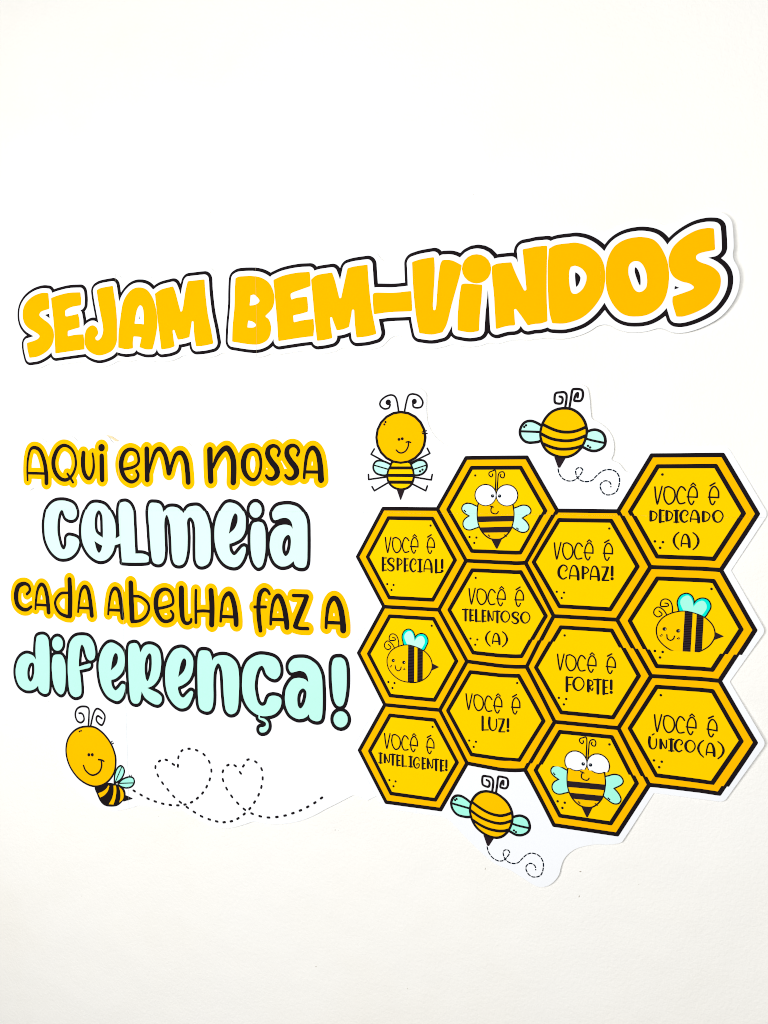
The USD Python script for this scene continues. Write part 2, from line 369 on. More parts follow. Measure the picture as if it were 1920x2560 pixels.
bl('B', b2, [(130,250,1),(160,238),(250,236),(310,252),(355,290),(379,350),(381,400),(365,450),(320,497,1),(345,515),(360,560),(355,615),(330,655),(280,677),(220,677),(108,660,1),(112,560),(124,430),(126,330)],
   [(228,360,1),(255,358),(285,393),(265,418),(222,427,1)], [(212,524,1),(240,530),(263,552),(245,568),(207,568,1)])
bl('E', b2, [(375,260,1),(440,232),(530,213),(610,208,1),(614,260),(615,300,1),(560,320),(500,342),(487,355),(490,388,1),(530,375),(592,368,1),(598,420),(598,466,1),(550,480),(502,490,1),(507,535,1),(560,522),(635,512,1),(638,570),(634,625,1),(560,633),(407,657,1),(400,540),(388,400)])
bl('M', b2, [(618,258,1),(660,228),(755,212,1),(775,270),(808,403,1),(830,300),(855,185,1),(900,173),(985,161,1),(992,270),(1010,440),(1042,610,1),(980,626),(912,633,1),(902,540),(894,380,1),(880,480),(864,565,1),(825,580),(785,587,1),(760,520),(736,448,1),(745,550),(757,637,1),(710,648),(658,655,1),(645,540),(628,360)])
bl('-', b2, [(1018,355,1),(1040,343),(1150,344),(1268,332,1),(1272,400),(1273,463,1),(1200,466),(1120,470),(1025,483,1),(1020,420)])
bl('V', b2, [(1273,145,1),(1330,127),(1415,112,1),(1420,200),(1412,350),(1408,430),(1417,485,1),(1430,420),(1440,280),(1455,165),(1470,132,1),(1530,134),(1595,165,1),(1580,240),(1530,420),(1500,540),(1470,600,1),(1400,614),(1320,605,1),(1300,500),(1283,340)])
LET.append(('i', unary_union([dot(b3, 498, 425, 138, 138), blob(b3, [(355,572,1),(400,564),(552,575,1),(545,700),(530,850),(520,1012,1),(430,1023),(320,1005,1),(322,850),(338,680)], 2.2)])))
bl('N', b3, [(643,398,1),(700,375),(825,362,1),(855,440),(905,550),(972,678,1),(955,480),(930,240,1),(1000,228),(1060,215),(1163,207,1),(1160,400),(1158,650),(1166,920,1),(1100,940),(1040,945),(980,958,1),(920,870),(845,772,1),(855,870),(862,957,1),(780,965),(680,994,1),(672,850),(660,650),(645,520)])
bl('D', b3, [(1180,235,1),(1250,200),(1380,183),(1433,180),(1509,196),(1585,236),(1651,296),(1689,362),(1705,427),(1710,504),(1705,569),(1689,645),(1651,722),(1585,809),(1509,875),(1433,913),(1320,941),(1210,938,1),(1184,830),(1171,650),(1168,400)],
   [(1385,408,1),(1430,398),(1490,425),(1530,480),(1530,540),(1500,610),(1450,655),(1410,660),(1385,630),(1370,540),(1370,460)])
bl('O', b4, [(258,590),(264,490),(292,400),(345,325),(430,275),(540,254),(640,265),(700,300),(750,370),(788,460),(804,560),(798,680),(768,790),(710,870),(620,925),(520,941),(430,930),(360,885),(300,800),(266,700)],
   [(515,461),(565,480),(600,540),(614,610),(610,680),(580,718),(540,729),(505,705),(475,640),(453,560),(465,490)])
bl('S', b4, [(1190,186,1),(1120,184),(1030,205),(930,260),(850,330),(812,400),(799,470),(814,550),(850,605),(910,640),(980,660),(1018,690),(1000,712),(940,735),(835,770,1),(835,830),(868,944,1),(930,942),(1030,910),(1140,850),(1210,770),(1245,690),(1248,610),(1220,555),(1160,510),(1070,475),(1038,445),(1045,415),(1090,395),(1200,374,1),(1197,280)])
white = unary_union([g.buffer(9.7) for _, g in LET])
mid = white
black = unary_union([affinity.translate(mid.buffer(6.1), 1.3, 0), mid]).buffer(0.6).buffer(-0.6)
bpaper = black.buffer(9.0).buffer(26).buffer(-26).buffer(-3).buffer(3)
bpaper = Polygon(max(polys(bpaper), key=lambda p: p.area).exterior)
# joins of the five sheets
p1 = [on_wall(289.4, 690), on_wall(296.3, 906)]; p2 = [on_wall(641, 662), on_wall(642.6, 887)]; p4 = [on_wall(1502, 570), on_wall(1503, 850)]
p3 = [(p2[0] + p4[0]) / 2, (p2[1] + p4[1]) / 2]
bj = []
for a, c in (p1, p2, p3, p4):
    d = (c - a) / np.linalg.norm(c - a); bj.append((a - d * 300, c + d * 300))
bgap = unary_union([LineString(j).buffer(w) for j, w in zip(bj, (.05, .05, .03, .03))])
X0, Z0b, X1, _ = bpaper.bounds
welcome = thing('welcome_banner', 'long white paper banner with fat orange letters reading SEJAM BEM-VINDOS across the wall', 'banner', (X0 + X1) / 2, Z0b)
edges = [-3000] + [j for j in bj] + [3000]
def between(a, c):
    L = [(-3000, 5000), (-3000, -5000)] if isinstance(a, int) else [tuple(a[0]), tuple(a[1])]
    R = [(3000, -5000), (3000, 5000)] if isinstance(c, int) else [tuple(c[1]), tuple(c[0])]
    return Polygon(L + R)
for i in range(5):
    sheet(welcome, max(polys(bpaper.intersection(between(edges[i], edges[i + 1])).difference(bgap)), key=lambda p: p.area), dz=0.0)
rim = sorted(polys(black.difference(white)), key=lambda p: -p.area)
for g in rim:                       # one outline round each word, and the slivers left inside the letters
    ink(welcome, 'black_outline' if g.area > 1500 else 'counter', g.difference(bgap), 'black', 1)
ink(welcome, 'white_outline', white.difference(bgap), 'paper_core', 2)
rest = None
for ch, g in LET:
    g2 = g if rest is None else g.difference(rest.buffer(0.25))
    rest = g if rest is None else unary_union([rest, g])
    ink(welcome, 'hyphen' if ch == '-' else 'letter', g2.difference(bgap), 'orange', 3)

for j in (p1, p2):                  # crack shade drawn as thin dark lines along two joins
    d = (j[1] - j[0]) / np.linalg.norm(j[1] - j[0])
    ink(welcome, 'join_shade', LineString([j[0] - d * 60, j[1] + d * 60]).buffer(0.17).intersection(bpaper.buffer(-1)), 'join', 4)

# ================================================================== QUOTE POSTER
q1, q2, q3, q4 = Frame(0, 1060, 3.456), Frame(440, 1060, 3.6065), Frame(0, 1420, 3.456), Frame(440, 1420, 3.6065)
f9, f10 = Frame(100, 1740, 3.456), Frame(440, 1800, 3.456)
HALO = 9.5
def features(parent, pre, pieces, layer):
    for nm, g in pieces:
        if isinstance(g, list):
            for q in g: mural(parent, pre + nm, q, 'black', layer)
        else: mural(parent, pre + nm, g, 'black', layer)
WORDS = []                          # ('pen', [letters]) black on a golden halo; ('bubble', [letters]) aqua with black outline
def U(*g): return unary_union(list(g))
def abar(fr, leg, bar, w): return U(brush(fr, leg), line(fr, bar, w))
# line 1
WORDS.append(('pen', [
    abar(q1, [(245,485,16),(242,400,18),(248,300,20),(270,220,24),(310,205,28),(355,235,34),(390,330,38),(405,430,40),(407,508,40)], [(250,425),(390,428)], 20),
    U(brush(q1, [(555,185,26),(500,225,36),(467,320,42),(480,410,38),(525,470,32),(580,482,28),(630,440,24),(660,360,22),(652,270,22),(615,208,24)], True), brush(q1, [(587,430,18),(612,465,20),(635,503,20)])),
    brush(q1, [(727,252,40),(722,330,42),(730,410,40),(755,460,34),(785,465,28),(812,400,26),(815,320,20),(806,256,18)]),
    U(brush(q1, [(885,278,44),(886,380,46),(888,480,44)]), dot(q1, 884, 205, 27, 31))]))
m1 = U(brush(q1, [(1272,218,46),(1275,350,46),(1278,480,46)]), brush(q1, [(1290,430,14),(1310,340,26),(1345,240,34),(1390,215,36),(1430,270,40),(1455,370,42),(1465,425,40),(1490,350,30),(1525,265,34),(1575,252,40),(1612,320,46),(1625,420,46),(1630,502,46)]))
WORDS.append(('pen', [
    brush(q1, [(1080,390,24),(1150,375,24),(1195,345,24),(1203,300,26),(1185,240,26),(1130,218,28),(1080,250,38),(1053,330,46),(1060,410,44),(1090,470,36),(1140,500,28),(1185,480,26),(1200,440,24),(1183,405,22)]), m1]))
SS = [(925,285,24),(938,245,26),(915,207,28),(875,198,32),(838,225,42),(833,280,50),(865,340,52),(910,400,54),(915,455,50),(880,493,36),(840,490,28),(818,465,22)]
WORDS.append(('pen', [
    U(brush(q2, [(310,235,56),(312,380,54),(318,512,52)]), brush(q2, [(338,390,22),(375,300,40),(430,230,46),(475,225,52),(515,300,54),(525,400,54),(520,525,54)])),
    brush(q2, [(690,230,28),(640,258,42),(613,340,52),(622,430,46),(665,490,34),(715,500,28),(755,450,28),(770,370,26),(762,290,28),(735,244,26)], True),
    brush(q2, SS), brush(q2, [(u+173,v-3,w) for u,v,w in SS]),
    abar(q2, [(1160,486,22),(1165,420,26),(1180,300,30),(1205,235,36),(1245,217,40),(1285,270,46),(1305,380,52),(1312,503,56)], [(1172,432),(1290,434)], 26)]))
# line 2: COLMEIA
WORDS.append(('bubble', [
    blob(q1, [(540,660),(470,675),(415,735),(392,820),(388,900),(400,1000),(440,1090),(500,1150),(560,1163),(620,1145),(665,1100),(688,1040),(685,1000),(660,978),(620,966),(595,966),(580,985),(578,1040),(565,1078),(545,1078),(525,1040),(505,950),(502,870),(512,790),(530,748),(548,748),(560,780),(575,810),(610,828),(645,822),(665,795),(668,750),(650,705),(610,675)]),
    U(blob(q1, [(835,680),(780,700),(735,770),(712,860),(708,950),(725,1040),(770,1120),(830,1170),(885,1183),(940,1160),(985,1095),(1003,1000),(1007,920),(995,830),(960,755),(910,700)])
      .difference(blob(q1, [(858,745),(830,790),(825,880),(840,940),(895,982,1),(895,900),(888,790)])).difference(blob(q1, [(822,1010,1),(860,1035),(890,1050,1),(880,1090),(860,1112),(840,1080)]))
      .difference(Polygon([q1(a, b) for a, b in ((822,1010),(822,925),(860,955),(820,930))]).buffer(-5)),
      Polygon([q1(a, b) for a, b in ((995,995),(1043,965),(1050,1030),(995,1048))]),
      blob(q1, [(1040,690),(1075,672),(1110,678),(1140,710),(1158,760),(1165,900),(1175,1118,1),(1240,1120),(1285,1140),(1290,1170),(1265,1195),(1080,1195),(1060,1170),(1048,1040),(1040,970),(1030,760)])),
    blob(q1, [(1300,690),(1340,680),(1385,690),(1408,725),(1415,762,1),(1450,725),(1500,715),(1550,730),(1590,770,1),(1626,723),(1679,707),(1727,714),(1770,752),(1799,815),(1820,901),(1825,1006),(1825,1131),(1808,1198),(1765,1227),(1722,1222),(1698,1179),(1693,1083),(1693,958),(1686,863),(1664,815),(1640,808),(1622,840),(1625,920),(1628,1000),(1620,1120),(1595,1200),(1550,1220),(1510,1200),(1492,1130),(1485,1000),(1475,870),(1450,788),(1432,810),(1425,870),(1428,960),(1432,1100),(1420,1175),(1390,1208),(1345,1205),(1320,1170),(1305,1050),(1295,900),(1285,760)]),
    blob(q2, [(485,708),(440,730),(390,800),(360,890),(350,990),(360,1100),(395,1200),(450,1265),(520,1290),(570,1275),(610,1220),(632,1150),(630,1110),(605,1108),(575,1140),(545,1175),(520,1180),(495,1150),(485,1110),(485,1080,1),(530,1065),(590,1030),(625,970),(633,900),(630,830),(600,775),(550,725)]).difference(blob(q2, [(530,810),(505,870),(480,990,1),(530,945),(555,890),(560,840),(550,812)])),
    U(dot(q2, 722, 775, 55, 70), blob(q2, [(735,882),(700,895),(682,940),(675,1020),(680,1150),(700,1240),(730,1285),(755,1293),(785,1265),(805,1180),(812,1080),(808,960),(790,900),(765,884)])),
    blob(q2, [(1000,725),(920,740),(880,785),(872,820),(885,860),(910,865),(960,848),(1010,850),(1045,885),(1058,945,1),(1030,915),(970,908),(910,930),(865,990),(849,1080),(857,1160),(890,1240),(940,1280),(990,1282),(1030,1265),(1065,1235,1),(1080,1275),(1120,1295),(1165,1290),(1185,1250),(1190,1150),(1190,1000),(1185,880),(1160,810),(1110,755),(1060,732)])
      .difference(blob(q2, [(1010,1000),(980,1030),(962,1090),(965,1150),(990,1190),(1020,1165),(1038,1100),(1040,1040),(1030,1008)]))]))
# line 3
def a3(leg, bar, w, fr=q3): return abar(fr, leg, bar, w)
WORDS.append(('pen', [
    brush(q3, [(238,224,24),(262,195,24),(254,152,26),(215,134,30),(165,158,42),(145,230,46),(155,310,42),(195,352,34),(240,358,28),(275,333,22)]),
    a3([(311,352,18),(316,280,20),(330,190,24),(358,142,30),(392,165,34),(415,260,38),(425,380,40)], [(315,315),(412,322)], 20),
    U(brush(q3, [(607,100,42),(613,250,44),(610,408,46)]), brush(q3, [(592,213,20),(530,220,22),(487,275,22),(487,330,24),(520,385,26),(570,412,28),(612,418,30)])),
    a3([(681,378,18),(690,290,20),(705,200,24),(735,160,30),(765,185,36),(785,280,38),(800,408,40)], [(690,342),(787,347)], 20)]))
WORDS.append(('pen', [
    a3([(941,398,18),(948,320,20),(965,220,24),(995,175,30),(1030,200,34),(1050,300,38),(1064,428,38)], [(945,360),(1045,365)], 22),
    U(brush(q3, [(1135,130,46),(1140,280,48),(1147,440,48)]), brush(q3, [(1160,242,20),(1220,250,22),(1280,300,24),(1290,360,24),(1262,420,24),(1210,455,24),(1145,460,30)])),
    brush(q3, [(1375,348,24),(1440,335,22),(1495,310,22),(1500,260,24),(1475,200,26),(1425,182,28),(1372,215,40),(1352,290,46),(1362,380,42),(1400,445,34),(1445,460,28),(1490,440,28),(1500,400,24),(1482,370,20)]),
    brush(q4, [(55,182,50),(55,300,52),(60,420,48),(75,480,38),(105,498,30),(135,485,26),(142,462,24)]),
    U(brush(q4, [(186,200,24),(183,300,24),(184,490,26)]), brush(q4, [(192,390,24),(250,385,26),(310,390,24)]), brush(q4, [(322,205,50),(330,350,52),(326,508,50)])),
    a3([(407,478,24),(415,390,26),(430,290,28),(465,235,36),(500,240,44),(530,330,48),(545,450,50),(547,506,46)], [(412,435),(530,440)], 26, q4)]))
WORDS.append(('pen', [
    U(brush(q4, [(847,232,24),(828,203,28),(795,195,32),(762,235,40),(748,330,40),(752,450,42),(765,562,36)]), line(q4, [(714,350),(812,350)], 25)),
    a3([(857,505,24),(862,420,26),(880,310,30),(912,255,38),(945,265,46),(980,360,48),(1000,480,50),(1003,533,46)], [(865,462),(985,466)], 26, q4),
    U(line(q4, [(1062,247),(1185,250)], 27), brush(q4, [(1183,258,42),(1160,320,44),(1110,440,46),(1080,520,44)]), brush(q4, [(1078,527,36),(1120,542,28),(1193,545,28)]))]))
WORDS.append(('pen', [a3([(1357,535,26),(1362,450,28),(1378,340,34),(1415,277,40),(1455,285,48),(1490,370,52),(1508,490,54),(1510,560,54)], [(1368,490),(1495,495)], 28, q4)]))
# line 4: diferença!
WORDS.append(('bubble', [
    blob(q3, [(360,575),(325,590),(315,640),(312,720),(318,790,1),(290,755),(240,738),(195,755),(160,800),(142,870),(145,940),(170,1010),(220,1050),(270,1055),(310,1040),(335,1015,1),(348,1060),(385,1085),(415,1080),(430,1050),(435,950),(435,800),(430,680),(420,610),(395,580)]).difference(blob(q3, [(285,815),(260,830),(243,890),(248,950),(270,980),(292,950),(303,890),(300,830)])),
    U(dot(q3, 503, 652, 47, 61), blob(q3, [(505,745),(470,755),(457,800),(455,880),(465,980),(490,1055),(530,1090),(560,1065),(572,990),(575,880),(565,800),(540,752)])),
    blob(q3, [(705,580),(650,595),(610,650),(597,740),(592,850),(597,970),(610,1070),(645,1110),(685,1108),(708,1080),(708,1000),(700,920),(693,880,1),(740,870),(780,858),(792,835),(782,824),(740,833),(688,850,1),(690,780),(700,690),(715,660),(735,690),(750,750),(770,790),(800,795),(825,770),(828,710),(810,640),(770,590)]),
    blob(q3, [(965,642),(920,665),(880,730),(860,820),(864,920),(885,1020),(930,1100),(990,1140),(1030,1145),(1065,1110),(1085,1050),(1085,1010),(1060,1000),(1035,1030),(1005,1055),(980,1030),(968,990),(968,965,1),(1010,950),(1060,900),(1083,830),(1083,760),(1060,700),(1015,660)]).difference(blob(q3, [(1000,735),(980,780),(963,885,1),(1010,835),(1025,785),(1020,745)])),
    blob(q3, [(1150,648),(1120,670),(1112,750),(1114,860),(1120,990),(1130,1110),(1150,1160),(1190,1170),(1215,1145),(1225,1090),(1228,1065,1),(1260,1120),(1320,1165),(1370,1178),(1400,1150),(1400,1110),(1370,1080),(1330,1060),(1278,1035,1),(1330,1010),(1375,950),(1395,860),(1395,770),(1375,700),(1330,665),(1280,660),(1245,680),(1218,730,1),(1205,680),(1185,650)]).difference(blob(q3, [(1290,738),(1265,780),(1255,860),(1262,940),(1280,975),(1300,930),(1315,850),(1315,770),(1305,740)])),
    blob(q3, [(1550,690),(1500,715),(1455,790),(1434,880),(1434,990),(1455,1090),(1500,1165),(1550,1205),(1590,1210),(1630,1188),(1660,1131),(1674,1075),(1655,1059),(1626,1083),(1592,1116),(1564,1102),(1545,1054),(1545,1024,1),(1588,1006),(1636,968),(1664,910),(1674,843),(1669,776),(1636,723),(1595,693)]).difference(blob(q3, [(1588,782),(1565,830),(1545,940,1),(1590,895),(1612,840),(1610,790)])),
    blob(q4, [(250,740),(215,755),(200,820),(197,920),(201,1050),(205,1180),(220,1260),(265,1290),(310,1285),(335,1240),(342,1150),(340,1050),(345,950),(360,890),(385,858),(410,890),(425,970),(430,1080),(440,1200),(455,1280),(490,1315),(535,1305),(560,1260),(570,1150),(573,1020),(568,920),(545,850),(500,805),(450,785),(395,787),(350,805),(332,835,1),(322,790),(300,750)]),
    U(blob(q4, [(790,780),(720,790),(650,840),(612,920),(600,1010),(602,1110),(625,1200),(675,1275),(750,1325),(830,1332),(900,1310),(945,1255),(955,1190),(935,1160),(890,1148),(850,1155),(832,1180),(815,1225),(780,1240),(745,1210),(725,1140),(715,1060),(725,970),(750,900),(780,880),(800,905),(820,955),(860,990),(905,998),(940,960),(945,900),(925,840),(880,800)]),
      brush(q4, [(757,1325,15),(758,1352,16),(797,1366,24),(825,1390,24),(826,1428,32),(803,1452,46),(778,1456,50)])),
    blob(q4, [(1145,808),(1070,815),(1028,855),(1020,900),(1040,938),(1075,935),(1120,925),(1165,940),(1190,980),(1198,1028,1),(1165,1000),(1110,988),(1050,1005),(1000,1080),(987,1160),(995,1240),(1030,1315),(1090,1355),(1140,1357),(1180,1340),(1202,1315,1),(1215,1355),(1260,1378),(1305,1370),(1322,1320),(1328,1200),(1325,1060),(1315,960),(1280,880),(1230,835),(1190,815)]).difference(blob(q4, [(1150,1083),(1115,1110),(1098,1170),(1105,1240),(1130,1263),(1160,1225),(1178,1160),(1178,1110)])),
    U(blob(q4, [(1475,805),(1430,815),(1410,870),(1408,960),(1412,1060),(1425,1170),(1450,1230),(1485,1245),(1515,1220),(1535,1130),(1543,1020),(1540,900),(1525,835),(1500,810)]), dot(q4, 1488, 1362, 64, 73))]))
OUT = 6.4
word_shape = []
for k, ls in WORDS:
    a = U(*ls)
    if k == 'pen': s_ = a.buffer(HALO).buffer(0.8).buffer(-0.8)
    else: s_ = a.buffer(OUT)
    word_shape.append(s_)
word_shape[3] = U(word_shape[3], blob(q1, [(822,1010,1),(860,1035),(890,1050,1),(880,1090),(860,1112),(840,1080)]))   # the lower counter is solid black
# flying bee
bee_f = {}
head = blob(f9, [(410,270),(480,278),(550,330),(610,410),(645,500),(652,570),(640,650),(600,715),(545,757),(480,770),(410,750),(340,700),(280,620),(248,540),(238,460),(252,380),(290,320),(345,282)])
head_out = head.buffer(3.7)
fb_body = blob(f9, [(480,785),(500,850),(525,905),(560,940),(610,952),(670,945),(715,910),(742,865),(735,810),(700,775),(640,755),(590,750),(540,760)])
stripes_f = [blob(f9, p) for p in ([(595,770,1),(604,775,1),(590,820),(560,855),(525,875,1),(508,838,1),(550,820),(580,795)], [(640,772,1),(661,772,1),(664,820),(657,880),(640,935,1),(600,932,1),(628,880),(641,820)], [(685,780,1),(715,810),(728,850),(720,890),(690,918,1),(700,870),(697,820)])]
wing_f = [blob(f9, [(652,745,1),(655,690),(672,635),(700,608),(722,625),(725,660),(700,710)]), blob(f9, [(685,758,1),(720,725),(770,705),(805,712),(812,745),(790,775),(750,785),(710,775)])]
ant_f = [line(f9, p, 14) for p in ([(423,262),(428,180),(424,103),(370,88),(325,110),(310,160),(325,210),(358,228),(385,205),(380,165),(362,147),(343,147)], [(442,262),(465,160),(492,110),(530,120),(565,165),(560,215),(537,250),(500,222),(492,190),(507,170),(540,192)])]
sting_f = blob(f9, [(732,850,1),(808,884,1),(725,908,1)], .6)
bee_black = U(head_out, fb_body, *[w.buffer(3.1) for w in wing_f], *ant_f)
TRAIL9 = [(818,818),(878,853),(938,885),(1000,909),(1065,928),(1130,939),(1195,942),(1257,935),(1314,915),(1365,880),(1410,835),(1445,780),(1472,717),(1485,642),(1467,566),(1422,504),(1358,467),(1292,454),(1230,470),(1200,527),(1197,600)]
TRAIL9b = [(1157,588),(1096,550),(1037,560),(1001,612),(1022,684),(1063,750),(1110,808),(1160,865),(1217,915),(1277,960),(1338,1001),(1400,1037),(1467,1063),(1532,1080)]
TRAIL10 = [(422,879),(485,870),(542,846),(597,807),(645,760),(686,704),(721,641),(744,574),(755,500),(745,421),(695,359),(627,339),(588,393)]
TRAIL10b = [(562,453),(516,392),(453,387),(410,440),(411,516),(443,590),(487,655),(540,714),(598,766),(665,803),(735,826),(806,837),(878,833),(948,821),(1015,801),(1080,777),(1143,746),(1205,710),(1263,669)]
trail = dashes(f9, TRAIL9, 16, 33) + dashes(f9, TRAIL9b, 16, 33) + dashes(f10, TRAIL10, 16, 33) + dashes(f10, TRAIL10b, 16, 33)

# the cut-out paper behind the quote
w9, w10 = Frame(100, 1740, 3.456, False), Frame(440, 1800, 3.456, False)
lowc = [w9(*p) for p in [(100,-60),(150,200),(160,420),(185,600),(250,735),(350,840),(450,925),(540,970),(650,990),(720,981),(800,962),(880,942),(1000,962),(1120,975),(1220,980),(1300,1028),(1400,1080),(1480,1115)]] + \
       [w10(*p) for p in [(360,925),(440,932),(520,920),(600,897),(678,873),(760,888),(860,897),(970,890),(1090,865),(1200,820),(1300,765),(1400,715),(1545,640)]]
lower = Polygon(np.vstack([crom(lowc), [on_wall(920, 2000), on_wall(1000, 1960), on_wall(1000, 1500), on_wall(140, 1500)]])).buffer(0)
upper = press(U(*word_shape).buffer(11)).buffer(14).buffer(-14)
qpaper = U(lower, upper, Polygon([on_wall(*p) for p in ((120, 1200), (640, 1085), (700, 1075), (790, 1084), (880, 1108), (960, 1125), (1000, 1300), (1000, 1840), (905, 1870), (180, 1700), (60, 1560))])).buffer(12).buffer(-12)

# ================================================================== HONEYCOMB POSTER
PT = dict(a1=(895,1391.7), a2=(959,1271.7), a3=(1094.4,1272.5), a4=(1166,1401.5), a5=(1098,1524), a6=(961,1516.3),
    b2=(1166,1145), b3=(1317.3,1143.6), b4=(1393.5,1276.6), b5=(1314.5,1407), c3=(1545.4,1278), c4=(1626.3,1417.2), c5=(1543,1549), c6=(1384.5,1539.8),
    d2=(1629.7,1138.6), d3=(1806.9,1137.4), d4=(1893.7,1284.4), d5=(1802.2,1424.8), e5=(1317,1666.5), e6=(1168,1653),
    f4=(1887,1574.1), f5=(1798.8,1701.2), f6=(1628,1689.4), g5=(1546.3,1819.5), g6=(1387.4,1803.8), h1=(897.4,1632.2), h6=(963,1761.3), h5=(1100.3,1774.6),
    i6=(1168.3,1907.3), i5=(1313,1923.9), j1=(899.5,1875.3), j6=(966.1,2004.4), j5=(1102.4,2022.8), k4=(1888.2,1853.5), k5=(1797.7,1981.8), k6=(1623,1961), l6=(1385.4,2061.3), l5=(1543.4,2083.5))
PW = {k: to_print(on_wall(*v)) for k, v in PT.items()}
zf = {'A': Frame(880,1240,4.879), 'B': Frame(1080,1120,4.879), 'C': Frame(1280,1240,4.879), 'D': Frame(1520,1100,4.1475), 'E': Frame(1080,1380,4.879), 'F': Frame(1540,1400,4.366),
      'G': Frame(1280,1540,4.608), 'H': Frame(880,1500,4.879), 'I': Frame(1080,1640,4.879), 'J': Frame(880,1740,4.879), 'K': Frame(1540,1660,4.366), 'L': Frame(1280,1780,4.366)}
CELLS = dict(   # outer corners (left, top left, top right, right, bottom right, bottom left); inner outline; dots
 A=('a1 a2 a3 a4 a5 a6', [(195,742),(450,268),(985,275),(1262,780),(990,1265),(460,1237)], [(963,360),(435,1073),(512,1083),(487,1145)]),
 B=('a3 b2 b3 b4 b5 a4', [(200,750),(485,243),(1085,240),(1385,765),(1080,1275),(490,1255)], [(530,335),(462,1085),(545,1092),(519,1157)]),
 C=('b5 b4 c3 c4 c5 c6', [(267,805),(575,292),(1212,302),(1532,858),(1200,1380),(580,1343)], [(1188,396),(548,1167),(637,1177),(608,1243)]),
 D=('c3 d2 d3 d4 d5 c4', [(230,743),(518,273),(1117,270),(1405,760),(1097,1232),(510,1207)], [(565,358),(487,1050),(570,1058),(541,1117)]),
 E=('a5 a4 b5 c6 e5 e6', [(215,705),(495,220),(1085,243),(1390,778),(1095,1268),(505,1225)], [(537,314),(473,1053),(556,1066),(530,1129)]),
 F=('c5 c4 d5 f4 f5 f6', [(152,663),(452,200),(1065,228),(1365,750),(1050,1195),(445,1155)], [(1042,314),(425,990),(510,1001),(481,1061)]),
 G=('e5 c6 c5 f6 g5 g6', [(278,590),(565,128),(1150,165),(1462,685),(1165,1165),(570,1107)], [(608,222),(542,940),(626,953),(599,1015)]),
 H=('h1 a6 a5 e6 h5 h6', [(207,655),(465,195),(1000,228),(1277,742),(1010,1217),(470,1162)], [(977,312),(448,997),(523,1010),(498,1070)]),
 I=('h5 e6 e5 g6 i5 i6', [(197,665),(472,193),(1060,240),(1363,788),(1067,1265),(485,1197)], [(1041,327),(457,1028),(539,1043),(512,1105)]),
 J=('j1 h6 h5 i6 j5 j6', [(220,670),(468,232),(1010,290),(1285,805),(1020,1262),(480,1185)], [(987,373),(460,1022),(535,1038),(510,1097)]),
 K=('g5 f6 f5 k4 k5 k6', [(152,700),(445,245),(1055,292),(1365,828),(1050,1290),(440,1210)], [(490,337),(415,1048),(500,1062),(472,1122)]),
 L=('i5 g6 g5 k6 l5 l6', [(260,632),(525,213),(1090,270),(1363,772),(1080,1205),(525,1127)], [(1065,350),(500,970),(578,985),(552,1042)]))
LW = 5.7                            # black line width, mm
